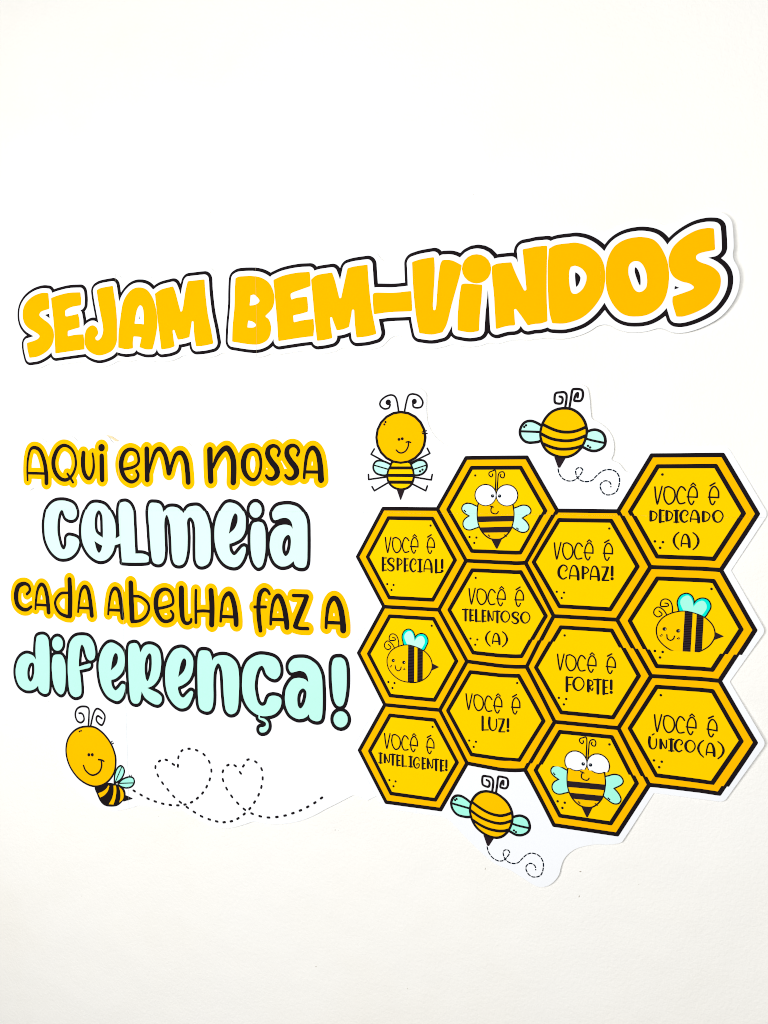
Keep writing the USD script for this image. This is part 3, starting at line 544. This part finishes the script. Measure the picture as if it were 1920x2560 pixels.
# --- lettering of the cells: brush capitals drawn in a unit box (x right, y down), widths in units of (thin, thick)
def GL(ch):
    t, T = 'tT'
    return {
    'E': [([(.14,.02,T),(.14,.98,T)], 0), ([(.10,.03,t),(.98,.02,t)], 0), ([(.14,.52,t),(.82,.50,t)], 0), ([(.10,.97,t),(.98,.95,t)], 0)],
    'F': [([(.14,.03,T),(.14,1,T)], 0), ([(.10,.03,t),(1,.02,t)], 0), ([(.14,.56,t),(.76,.55,t)], 0)],
    'S': [([(.84,.30,t),(.95,.16,t),(.70,.03,t),(.36,.06,.7),(.13,.24,T),(.30,.44,T),(.72,.60,T),(.90,.78,.9),(.70,.96,.6),(.34,.98,t),(.05,.84,t)], 0)],
    'P': [([(.16,.05,T),(.16,.98,T)], 0), ([(.10,.06,t),(.6,.07,t),(.96,.26,t),(.86,.46,t),(.55,.58,t),(.2,.62,t)], 0)],
    'C': [([(.76,.42,t),(.95,.28,t),(.86,.08,t),(.52,.0,.5),(.20,.20,.85),(.08,.50,T),(.18,.78,.9),(.52,.98,.5),(.88,.86,t)], 0)],
    'G': [([(.94,.30,t),(.86,.08,t),(.52,.0,.4),(.20,.20,.7),(.08,.50,.9),(.20,.85,.7),(.55,1,t),(.90,.85,t),(.93,.60,t),(.60,.60,t),(.56,.72,t)], 0)],
    'I': [([(.52,.03,T),(.52,.97,T)], 0), ([(.0,.03,t),(1,.03,t)], 0), ([(.0,.98,t),(1,.97,t)], 0)],
    'A': [([(.05,.93,t),(.09,.55,t),(.26,.12,t),(.48,.0,.45),(.72,.14,.75),(.87,.52,T),(.90,.97,T)], 0), ([(.09,.72,t),(.88,.74,t)], 0)],
    'L': [([(.14,.02,T),(.14,.97,T)], 0), ([(.10,.98,t),(1,.96,t)], 0)],
    'D': [([(.12,.06,T),(.12,.93,T)], 0), ([(.06,.06,t),(.45,.05,t),(.85,.22,t),(.98,.47,t),(.82,.75,t),(.45,.93,t),(.08,.97,t)], 0)],
    'O': [([(.50,.0,t),(.20,.16,.7),(.07,.48,T),(.18,.82,.8),(.48,1,t),(.80,.84,t),(.97,.5,t),(.82,.14,t)], 1)],
    'R': [([(.16,.04,T),(.16,1,T)], 0), ([(.10,.05,t),(.6,.06,t),(.92,.24,t),(.82,.44,t),(.3,.56,t)], 0), ([(.42,.54,t),(.52,.78,t),(.80,.92,t),(.96,.72,t)], 0)],
    'T': [([(.55,.03,T),(.55,.98,T)], 0), ([(.0,.03,t),(1,.02,t)], 0)],
    'Z': [([(.05,.04,t),(.88,.04,t)], 0), ([(.84,.08,T),(.58,.50,T),(.18,.93,T)], 0), ([(.10,.97,t),(.98,.97,t)], 0)],
    'N': [([(.13,.06,T),(.13,.94,T)], 0), ([(.16,.08,.6),(.48,.55,.5),(.78,.94,t)], 0), ([(.78,.94,t),(.93,.80,t),(.94,.10,t)], 0)],
    'U': [([(.16,.04,T),(.12,.45,T),(.22,.82,.8),(.52,.98,t),(.84,.84,t),(.95,.5,t),(.92,.15,t)], 0)],
    '!': [([(.55,.03,T),(.5,.68,T)], 0), ([(.5,.95,1.25),(.5,.951,1.25)], 0)],
    '(': [([(.95,.02,t),(.40,.20,.55),(.12,.50,.85),(.40,.80,.55),(.95,1,t)], 0)],
    ')': [([(.05,.02,t),(.60,.20,.55),(.88,.50,.85),(.60,.80,.55),(.05,1,t)], 0)]}[ch]
def glyph(fr, ch, u0, v0, u1, v1, T, t, sh=0.0):
    """A capital in the box (u0,v0)-(u1,v1) of a traced view; sh: drop of the line across the box."""
    W_ = {'t': t, 'T': T}; out = []
    for pts, closed in GL(ch):
        out.append(brush(fr, [(u0 + x * (u1 - u0), v0 + y * (v1 - v0) + sh * x, W_[w] if isinstance(w, str) else max(t, w * T)) for x, y, w in pts], bool(closed)))
    return U(*out)
TEXT = dict(
 A=('ESPECIAL!', [(370,430,745,915),(430,528,747,918),(547,622,752,903),(637,697,756,923),(705,795,760,930),(803,865,765,930),(873,992,765,935),(1015,1100,770,940),(1088,1120,770,925)], 25, 10),
 C=('CAPAZ!', [(555,685,836,1020),(693,828,840,1025),(848,942,852,1008),(947,1075,848,1033),(1088,1188,852,1037),(1205,1240,853,1020)], 27, 11),
 D=('DEDICADO(A)', [(430,514,730,845),(530,588,722,856),(596,676,728,845),(680,738,724,858),(740,838,724,858),(846,954,724,858),(974,1062,735,852),(1078,1200,726,856),(670,742,948,1136),(750,858,972,1114),(874,950,952,1140)], 23, 9),
 E=('TELENTOSO(A)', [(370,450,690,838),(460,518,696,842),(528,600,698,850),(610,668,704,852),(677,758,708,846),(755,838,712,862),(835,958,712,858),(968,1067,722,876),(1076,1204,724,870),(648,720,953,1148),(732,840,984,1128),(854,932,962,1158)], 24, 10),
 G=('FORTE!', [(618,705,694,866),(695,840,697,860),(865,942,727,868),(938,1034,720,897),(1044,1112,730,902),(1128,1160,732,888)], 25, 10),
 I=('LUZ!', [(604,694,730,908),(682,802,738,914),(806,896,752,930),(913,945,758,918)], 25, 10),
 J=('INTELIGENTE!', [(325,377,685,818),(390,468,700,815),(458,537,700,840),(545,598,712,850),(608,676,715,858),(692,746,727,865),(746,832,738,880),(855,906,746,890),(914,996,755,885),(988,1064,760,905),(1078,1130,772,915),(1140,1168,773,905)], 23, 9),
 K=('UNICO(A)', [(348,452,786,928),(473,560,812,925),(572,636,808,950),(632,734,815,958),(746,872,822,960),(885,962,817,1010),(976,1086,850,998),(1104,1186,830,1028)], 23, 9))
VO = [brush(zf['D'], [(487,487,12),(495,580,12),(508,655,11),(516,655,11),(534,585,11),(561,480,10)]),
      brush(zf['D'], [(588,500,11),(610,488,12),(640,487,11),(685,520,11),(695,590,12),(670,645,12),(625,664,12),(590,620,12),(580,560,12),(590,512,10)]),
      brush(zf['D'], [(803,520,12),(780,492,12),(750,488,11),(722,540,12),(715,600,12),(735,652,11),(760,660,11),(796,650,12)]),
      U(brush(zf['D'], [(822,589,11),(870,591,11),(924,593,12)]), brush(zf['D'], [(924,593,12),(921,525,11),(889,482,11),(855,500,11),(833,560,11),(838,630,11),(860,667,11),(876,662,10),(890,635,11)]), line(zf['D'], [(860,470),(883,446),(908,470)], 9, smooth=False)),
      U(brush(zf['D'], [(1042,592,11),(1095,594,11),(1146,597,12)]), brush(zf['D'], [(1146,597,12),(1143,530,11),(1109,483,11),(1075,500,11),(1053,560,11),(1060,640,11),(1080,669,11),(1095,662,10),(1108,637,11)]), brush(zf['D'], [(1060,474,13),(1108,446,12)]))]
ANC = dict(D=[(487,487),(512,660),(1145,595),(1108,445)], A=[(413,505),(440,685),(1010,622),(970,473)], C=[(520,570),(548,765),(1226,700),(1184,537)], E=[(457,443),(485,630),(1117,580),(1076,427)],
           G=[(527,437),(557,618),(1191,585),(1150,435)], I=[(418,458),(450,645),(1073,624),(1033,467)], J=[(402,455),(428,632),(1004,630),(964,477)], K=[(422,550),(450,730),(1100,717),(1060,563)])
def carry(fa, pa, fb, pb):
    A = np.array([[*fa(*p), 1] for p in pa]); B = np.array([fb(*p) for p in pb]); T = np.linalg.lstsq(A, B, rcond=None)[0]
    return lambda g: affinity.affine_transform(g, [T[0, 0], T[1, 0], T[0, 1], T[1, 1], T[2, 0], T[2, 1]])

# --- bee motifs: ordered lists of (name, shape, ink)
def ticks(fr, *seg): return [line(fr, s[:2], s[2], smooth=False) for s in seg]
def clip(g, h): return g.intersection(h)
g_ = zf['B']
gb_body = blob(g_, [(580,680),(566,740),(563,830),(575,920),(610,1000),(660,1060),(720,1097),(790,1107),(850,1095),(910,1050),(960,980),(988,890),(996,800),(988,730),(976,690),(900,600),(785,560),(660,600)])
gw = [blob(g_, [(575,752),(510,700),(450,682),(395,695),(373,740),(400,785),(470,828,1),(410,870),(388,920),(405,970),(455,992),(520,975),(585,930)]), blob(g_, [(990,765),(1050,725),(1110,705),(1170,715),(1202,760),(1180,805),(1092,853,1),(1150,905),(1178,960),(1160,1005),(1110,1022),(1050,1000),(975,930)])]
ge = [dot(g_, 657, 575, 124, 124), dot(g_, 917, 578, 126, 124)]
GOOGLY = dict(black=U(gb_body.buffer(2.1), *[w.buffer(1.8) for w in gw], *[e.buffer(1.5) for e in ge], brush(g_, [(777,510,9),(780,400,9),(782,310,9),(772,272,9),(735,282,9),(702,298,9),(698,328,9),(725,352,9),(742,335,9),(740,316,9)]),
      brush(g_, [(798,510,9),(805,400,9),(812,330,9),(832,297,9),(870,291,9),(887,320,9),(878,360,9),(850,360,9),(835,340,9),(843,322,9)]), line(g_, [(768,511),(805,512)], 8), *ticks(g_, ((420,668),(416,690),5), ((433,668),(429,690),5), ((448,975),(450,1002),5), ((462,975),(463,1000),5), ((1083,702),(1080,724),5), ((1096,702),(1094,724),5), ((1148,900),(1170,918),5), ((1142,912),(1164,926),5)), dot(g_, 978, 792, 6), dot(g_, 978, 810, 6)),
  wings=[w.difference(gb_body.buffer(2.1)) for w in gw], eyes=ge, body=gb_body.difference(U(*[e.buffer(1.5) for e in ge])),
  stripes=[clip(Polygon([g_(*p) for p in q]), gb_body) for q in ([(540,835),(1020,828),(1020,890),(540,903)], [(560,969),(1010,959),(1010,1024),(560,1033)])],
  sting=blob(g_, [(722,1105,1),(856,1107,1),(800,1226,1),(786,1226,1)], .4),
  face=[('mouth', U(brush(g_, [(738,712,9),(722,750,9),(730,785,9),(765,801,9),(795,798,9),(812,775,9)]), line(g_, [(714,709),(752,721)], 9))), ('freckle', [dot(g_, a, b, 6) for a, b in ((692,1062),(705,1074),(399,762),(411,776),(1038,978),(1053,988))]), ('stitch', ticks(g_, ((885,1056),(902,1074),5), ((896,1062),(912,1078),5)))],
  pupils=[dot(g_, 742, 584, 18), dot(g_, 827, 585, 18)], glints=[dot(g_, 747, 574, 5), dot(g_, 821, 575, 5)])
h_ = zf['H']
hb = blob(h_, [(640,553),(560,575),(490,620),(447,690),(439,760),(460,840),(520,915),(600,970),(690,992),(780,995),(860,970),(930,915),(970,840),(975,780),(955,710),(910,650),(850,605),(770,570),(700,552)])
hw = blob(h_, [(670,575),(628,490),(624,430),(650,378),(698,359),(742,382),(764,430),(768,482,1),(800,432),(850,413),(900,432),(925,490),(908,550),(850,615)])
hwi = blob(h_, [(710,580),(655,490),(644,435),(668,393),(708,376),(738,398),(760,450),(768,500,1),(805,452),(848,436),(878,456),(893,500),(880,545),(830,600)])
SIDE = dict(black=U(hb.buffer(1.6), hw.buffer(1.6), brush(h_, [(527,590,8),(490,530,8),(440,497,8),(405,525,8),(402,570,8),(438,603,8),(472,588,8),(475,567,8),(448,540,8)]), brush(h_, [(573,572,8),(572,500,8),(550,437,8),(505,410,8),(466,430,8),(461,485,8),(500,492,8),(532,485,8),(527,462,8),(500,455,8)])),
  wing=hw.difference(hb.buffer(1.6)), wing_in=hwi.intersection(hw).difference(hb.buffer(1.6)), body=hb,
  stripes=[clip(Polygon([h_(*p) for p in q]), hb) for q in ([(690,500),(765,500),(762,1020),(687,1020)], [(803,540),(870,540),(867,1010),(800,1010)])],
  face=[('eye', [dot(h_, 508, 735, 17), dot(h_, 637, 758, 17)]), ('mouth', brush(h_, [(532,798,8),(540,840,8),(568,860,8),(595,845,8),(605,815,8)])), ('freckle', [dot(h_, a, b, 3.2) for a, b in ((484,794),(470,806),(489,802),(478,815),(633,840),(646,829),(651,843),(641,846))])],
  glints=[dot(h_, 516, 737, 4.5), dot(h_, 646, 758, 4.5)], sting=blob(h_, [(970,765,1),(1065,815,1),(970,860,1)], .3))
s_ = Frame(1240, 940, 4.608)
sb = blob(s_, [(790,390),(870,400),(950,450),(1005,525),(1030,610),(1028,690),(990,790),(920,870),(840,912),(750,918),(660,890),(590,840),(545,760),(527,670),(545,575),(590,490),(650,430),(720,398)])
sw = [blob(s_, [(520,592),(460,552),(400,534),(345,546),(307,590),(293,645),(307,700),(350,743),(410,752),(505,735),(560,660)]), blob(s_, [(1030,680),(1055,660),(1100,642),(1150,636),(1210,662),(1240,710),(1245,770),(1220,815),(1160,845),(1100,845),(1040,820),(990,780)])]
STRIPED = dict(black=U(sb.buffer(4.1), *[w.buffer(4.1) for w in sw], line(s_, [(798,372),(812,290),(815,222),(790,190),(740,190),(692,200),(678,240),(680,300),(705,317),(752,317),(770,280),(762,247),(735,238)], 22), line(s_, [(847,372),(865,270),(880,172),(905,153),(980,158),(1003,190),(1000,250),(975,287),(930,290),(904,280),(922,218),(945,200),(943,247)], 22)),
  wings=[w.difference(sb.buffer(4.1)) for w in sw], body=sb,
  lines=[*[clip(line(s_, p, 29), sb) for p in ([(520,548),(640,607),(740,640),(840,648),(940,630),(1060,580)], [(500,655),(620,715),(720,740),(830,747),(930,730),(1060,678)], [(530,775),(640,820),(740,842),(850,840),(950,820),(1040,785)])], clip(line(s_, [(280,637),(515,646)], 20), sw[0].difference(sb)), clip(line(s_, [(1030,720),(1120,745),(1260,774)], 20), sw[1].difference(sb))], spots=[dot(s_, a, b, 11) for a, b in ((327,587),(348,568),(1062,806),(1087,824))],
  sting=blob(s_, [(672,930,1),(805,945,1),(740,1056,1),(718,1056,1)], 1.0),
  trail=dash_path(s_, [(718,1072),(730,1125),(770,1180),(830,1208),(890,1205),(940,1175),(985,1120),(1000,1080),(970,1055),(930,1070),(920,1110),(940,1170),(990,1208),(1050,1217),(1110,1200),(1160,1150),(1220,1100),(1290,1078),(1360,1090),(1405,1130),(1425,1190),(1415,1270),(1380,1340),(1300,1370),(1240,1350),(1205,1290),(1210,1240),(1260,1207),(1310,1222),(1328,1255)], 10, 38, 21) + [dot(s_, 1325, 1275, 6)])
def mapv(v, f):
    if isinstance(v, list): return [mapv(g, f) for g in v]
    if isinstance(v, tuple): return (v[0], mapv(v[1], f))
    return f(v)
def mapm(d, f): return {k: mapv(v, f) for k, v in d.items()}
GOOGLY2 = mapm(GOOGLY, carry(g_, [(657,575),(917,578),(790,1228),(370,740),(1202,770),(770,273)], zf['L'], [(702,540),(945,570),(820,1142),(428,640),(1205,757),(806,277)]))
SIDE2 = mapm(SIDE, carry(h_, [(508,735),(637,758),(1065,815),(768,482),(505,410),(437,750),(690,562)], zf['F'], [(532,754),(678,775),(1175,828),(852,490),(540,424),(448,760),(745,572)]))
z_ = Frame(1080, 1900, 4.366)
STRIPED2 = mapm(STRIPED, carry(s_, [(727,1058),(265,640),(1275,755),(1325,1275),(675,250),(1425,1190),(1290,1370)], z_, [(608,910),(205,485),(1083,722),(1132,1180),(547,205),(1217,1150),(1115,1263)]))
u_ = Frame(880, 940, 4.1475)
ub_body = blob(u_, [(440,900),(580,900),(615,945),(633,1010),(630,1070),(605,1125),(560,1156),(500,1163),(440,1143),(398,1100),(382,1050),(388,990),(412,940)])
uw = [blob(u_, [(400,930),(330,895),(270,890),(240,918),(236,960),(262,1000),(315,1018),(362,1015),(395,970)]), blob(u_, [(610,935),(680,890),(735,885),(767,915),(765,960),(735,1000),(690,1018),(640,1012),(610,970)])]
u_head = dot(u_, 510, 638, 240, 250)
up_black = U(u_head.buffer(4.1), ub_body.buffer(3.6), *[w.buffer(3.2) for w in uw], line(u_, [(488,375),(472,270),(450,215),(405,198),(345,220),(300,265),(298,310),(340,342),(385,332),(400,300)], 14), line(u_, [(547,375),(568,270),(592,203),(640,188),(700,210),(738,268),(722,318),(678,332),(640,318),(636,280)], 14), rdot(u_, 380, 274, 27), rdot(u_, 650, 265, 25),
    *[line(u_, p, 13, smooth=False) for p in ([(235,757),(202,812),(415,928)], [(783,750),(810,803),(598,908)], [(175,1022),(178,1073),(375,1045)], [(835,1022),(825,1078),(630,1045)], [(212,1147),(237,1190),(392,1098)], [(785,1140),(768,1190),(615,1112)])])

# --- the cut-out paper
wz = lambda x, y, k: Frame(x, y, k, False)
cut = U(*[Polygon([on_wall(*PT[n]) for n in c[0].split()]) for c in CELLS.values()]).buffer(LW / 2 + 9.5, join_style=1)
fa, fb, fc, fd = wz(880, 940, 4.1475), wz(1240, 940, 4.608), wz(1080, 1900, 4.366), wz(1280, 1780, 4.366)
topA = Polygon(crom([fa(*p) for p in [(120,1420),(110,1000),(190,700),(170,400),(230,210),(380,130),(560,160),(680,120),(765,170),(777,240),(776,350),(787,470),(832,580),(900,660),(1000,730),(1080,765),(1190,790),(1300,900),(900,1420)]], False)).buffer(0)
topB = Polygon(crom([fb(*p) for p in [(330,1000),(205,760),(190,580),(300,450),(480,420),(570,300),(590,160),(700,110),(840,100),(950,92),(1040,125),(1070,190),(1085,300),(1095,420),(1112,495),(1200,545),(1280,610),(1340,700),(1362,800),(1355,900),(1335,965),(1420,1010),(1490,1095),(1560,1150),(1500,1500),(700,1540)]], False)).buffer(0)
lowC = [fd(*p) for p in [(1600,870),(1522,880),(1480,935),(1390,1080),(1300,1220),(1262,1290),(1225,1375),(1180,1418),(1050,1437),(900,1437)]] + [fc(*p) for p in [(1600,950),(1500,1010),(1440,1080),(1410,1160),(1390,1240),(1340,1310),(1270,1360),(1190,1375),(1110,1350),(1000,1280),(850,1190),(700,1130),(580,1040),(450,920),(340,810),(200,660),(60,590),(0,580)]]
lowP = Polygon(np.vstack([crom(lowC), [on_wall(1080, 1900), on_wall(1640, 1900)]])).buffer(0)
hpaper = U(cut, topA, topB, lowP).buffer(3).buffer(-3)
hpaper = Polygon(max(polys(hpaper), key=lambda p: p.area).exterior)
qpaper = qpaper.difference(hpaper.buffer(0.12)); qpaper = Polygon(max(polys(qpaper), key=lambda p: p.area).exterior).difference(hpaper.buffer(0.12))
def sheets(parent, paper):
    for q in sorted(polys(paper.difference(GAPS)), key=lambda p: (-round(p.centroid.y / 150), p.centroid.x)):
        if q.area > 60: sheet(parent, q)

# --- build the quote poster
X0, Zb, X1, _ = qpaper.bounds
quote = thing('quote_poster', 'white cut-out poster with AQUI EM NOSSA COLMEIA lettering above a bee trailing dashed hearts', 'poster', (X0 + X1) / 2, Zb)
sheets(quote, qpaper)
cyan_of = iter(('pale_cyan', 'cyan'))
done = None
for (k, ls), shp in zip(WORDS, word_shape):
    if done is not None: shp = shp.difference(done.buffer(0.2))
    done = shp if done is None else U(done, shp)
    if k == 'pen':
        wp = mural(quote, 'word', shp, 'halo', 1)
        for g in ls: mural(wp, 'letter', g, 'black', 2)
    else:
        c = next(cyan_of); wp = mural(quote, 'word', shp, 'black', 1); prev = None
        for g in ls:
            if prev is not None: g = g.difference(prev.buffer(0.3))
            prev = g if prev is None else U(prev, g)
            mural(wp, 'letter', g, c, 2)
bee = mural(quote, 'bee', U(bee_black, *ticks(f9, ((778,682),(780,714),5), ((792,682),(795,712),5), ((612,405),(629,388),7), ((617,417),(640,405),7))), 'black', 1, 'small smiling bee with curled antennae flying off to the left')
mural(bee, 'head', head, 'halo', 2)
for g in stripes_f: mural(bee, 'stripe', clip(g, fb_body.buffer(-.6)), 'halo', 2)
for g in wing_f: mural(bee, 'wing', g.difference(head_out), 'wing', 2)
features(bee, '', [('wing_vein', [clip(line(f9, [(652,748),(710,612)], 6), wing_f[0].difference(head_out)), clip(line(f9, [(680,753),(815,748)], 6), wing_f[1])])], 3)
features(bee, '', [('eye', [dot(f9,428,505,11,13), dot(f9,458,505,11,13)]), ('mouth', U(line(f9, [(382,598),(400,640),(440,676),(480,678),(520,650),(538,600),(533,550)], 12), line(f9, [(511,547),(540,552),(557,562)], 12))), ('freckle', [dot(f9,347,304,6), dot(f9,361,298,6)]), ('stitch', [clip(t_, head) for t_ in ticks(f9, ((612,405),(629,388),7), ((617,417),(640,405),7))])], 3)
mural(bee, 'stinger', sting_f, 'black', 2)
for g in trail: mural(quote, 'trail_dash', g, 'black', 1)
for a, c in JOINX[:1]:              # seam shade drawn as a grey-green line on one upright join
    ink(quote, 'join_shade', LineString([a, c]).buffer(0.14).intersection(qpaper.buffer(-1)), 'join_pale', 3)
# brown shadow of a lifted corner, painted as a tan sliver at the top edge
t = Frame(0, 1060, 3.456, False)
ink(quote, 'lifted_corner_shade', blob(t, [(925,97,1),(965,105),(1005,130),(1030,146,1),(1005,147),(970,125)]).buffer(.3), 'tan', 0.5)

# --- build the honeycomb poster
X0, Zb, X1, _ = hpaper.bounds
comb = thing('honeycomb_poster', 'white cut-out poster of twelve yellow hexagon cells with VOCÊ É phrases and bees', 'poster', (X0 + X1) / 2, Zb)
sheets(comb, hpaper)
def bee_parts(parent, kind, d, layer, pre='bee_', cy='wing_pale', yl='yellow'):
    if kind == 'googly':
        for g in d['wings']: mural(parent, pre + 'wing', g, cy, layer + 1)
        mural(parent, pre + 'body', d['body'], yl, layer + 1)
        for g in d['eyes']: mural(parent, pre + 'eye', g, 'paper_core', layer + 1)
        for g in d['stripes']: mural(parent, pre + 'stripe', g.difference(U(*d['eyes'])), 'soft_black', layer + 2)
        for g in d['pupils']: mural(parent, pre + 'pupil', g, 'blue_black', layer + 2)
        for g in d['glints']: mural(parent, pre + 'glint', g, 'paper_core', layer + 3)
        features(parent, pre, d['face'], layer + 3); mural(parent, pre + 'stinger', d['sting'], 'soft_black', layer + 1)
    elif kind == 'side':
        mural(parent, pre + 'wing', d['wing'].difference(d['wing_in']), 'turq', layer + 1); mural(parent, pre + 'wing', d['wing_in'], cy, layer + 1)
        mural(parent, pre + 'body', d['body'], yl, layer + 1)
        for g in d['stripes']: mural(parent, pre + 'stripe', g, 'rib', layer + 2)
        features(parent, pre, d['face'], layer + 2)
        for g in d['glints']: mural(parent, pre + 'glint', g, 'paper_core', layer + 3)
        mural(parent, pre + 'stinger', d['sting'].difference(d['body'].buffer(1.2)), 'soft_black', layer + 1)
seen = None
SAY = dict(A='ESPECIAL!', C='CAPAZ!', D='DEDICADO (A)', E='TELENTOSO (A)', G='FORTE!', I='LUZ!', J='INTELIGENTE!', K='ÚNICO(A)')
for key, (names, inner, dots_) in CELLS.items():
    fr = zf[key]
    O = np.array([PW[n] for n in names.split()]); I = np.array([fr(*p) for p in inner])
    oring = LineString(np.vstack([O, O[:1]])).buffer(LW / 2, join_style=1); iring = LineString(np.vstack([I, I[:1]])).buffer(LW / 2, join_style=1)
    po, pi = Polygon(O), Polygon(I)
    ol = oring if seen is None else oring.difference(seen.buffer(0.02))
    lbl = f'hexagon cell reading VOCÊ É {SAY[key]}' if key in SAY else {'B': 'top hexagon cell with a goggle-eyed bee', 'L': 'bottom hexagon cell with a goggle-eyed bee', 'H': 'left hexagon cell with a plump bee in profile', 'F': 'right hexagon cell with a plump bee in profile'}[key]
    cell = mural(comb, 'hexagon_cell', U(ol, iring), 'black', 2, lbl)
    seen = oring if seen is None else U(seen, oring)
    mural(cell, 'border', po.difference(pi), 'amber', 1)
    mural(cell, 'panel', pi, 'yellow', 1)
    for a, b in dots_: mural(cell, 'dot', rdot(fr, a, b, 11), 'black', 2)
    if key in SAY:
        cr = (lambda g: g) if key == 'D' else carry(zf['D'], ANC['D'], fr, ANC[key])
        for g in VO: mural(cell, 'letter', cr(g), 'black', 2)
        word, boxes, T, t_w = TEXT[key]
        got = None
        for ch, (u0, u1, v0, v1) in zip(word, boxes):
            g = glyph(fr, ch, u0 + t_w * .5, v0 + t_w * .5, u1 - t_w * .5, v1 - t_w * .5, T, t_w, sh={'J': 4, 'K': 3, 'E': 2}.get(key, 1))
            if key == 'K' and ch == 'U': g = U(g, line(fr, [(397,770),(416,758)], 10))
            if got is not None: g = g.difference(got.buffer(0.05))
            got = g if got is None else U(got, g)
            mural(cell, 'letter', g, 'black', 2)
    else:
        kind, d = {'B': ('googly', GOOGLY), 'L': ('googly', GOOGLY2), 'H': ('side', SIDE), 'F': ('side', SIDE2)}[key]
        mural(cell, 'bee_outline', d['black'], 'black', 2)
        bee_parts(cell, kind, d, 2, cy='wing_pale' if key in 'BH' else 'wing', yl='gold' if kind == 'googly' else 'yellow2')
def striped(d, cy, label):
    b = mural(comb, 'bee', d['black'], 'black', 1, label)
    for g in d['wings']: mural(b, 'wing', g, cy, 2)
    mural(b, 'body', d['body'], 'gold', 2); features(b, '', [('stripe', d['lines'][:3]), ('wing_vein', d['lines'][3:]), ('freckle', d['spots'])], 3); mural(b, 'stinger', d['sting'].difference(d['body'].buffer(4.1)), 'soft_black', 1)
    for g in d['trail']: mural(b, 'trail_dash', g, 'blue_black', 1)
striped(STRIPED, 'wing_pale', 'striped bee from behind at the top right with a curly dashed trail')
striped(STRIPED2, 'wing', 'striped bee from behind below the cells with a curly dashed trail')
b = mural(comb, 'bee', U(up_black), 'black', 3, 'upright bee with a big round smiling head and six thin legs')
mural(b, 'head', u_head, 'halo', 4)
bb = ub_body.difference(u_head.buffer(4.1))
mural(b, 'body', bb, 'yellow', 4)
for q in ([(350,940),(670,940),(670,966),(350,966)], [(350,1018),(670,1019),(670,1045),(350,1044)], [(350,1086),(670,1088),(670,1117),(350,1115)]): mural(b, 'stripe', clip(Polygon([u_(*p) for p in q]), bb), 'black', 5)
for g in uw: mural(b, 'wing', g.difference(U(ub_body.buffer(3.6), u_head.buffer(4.1))), 'wing_pale', 4)
features(b, '', [('wing_vein', [clip(line(u_, [(230,924),(388,970)], 9), uw[0].difference(ub_body)), clip(line(u_, [(770,926),(625,973)], 9), uw[1].difference(ub_body))]), ('freckle', [dot(u_, 710, 988, 10), dot(u_, 735, 972, 10)])], 5)
features(b, '', [('eye', [dot(u_, 491, 658, 13), dot(u_, 525, 651, 13)]), ('mouth', U(line(u_, [(463,768),(490,793),(525,797),(562,775),(586,730),(590,690)], 11), line(u_, [(565,687),(590,682),(612,690)], 11))), ('freckle', [dot(u_, 352, 478, 9), dot(u_, 340, 503, 9)]), ('stitch', ticks(u_, ((730,582),(775,568),8), ((735,598),(782,596),8)))], 5)
mural(b, 'stinger', blob(u_, [(468,1172,1),(553,1174,1),(509,1292,1)], .8), 'soft_black', 4)
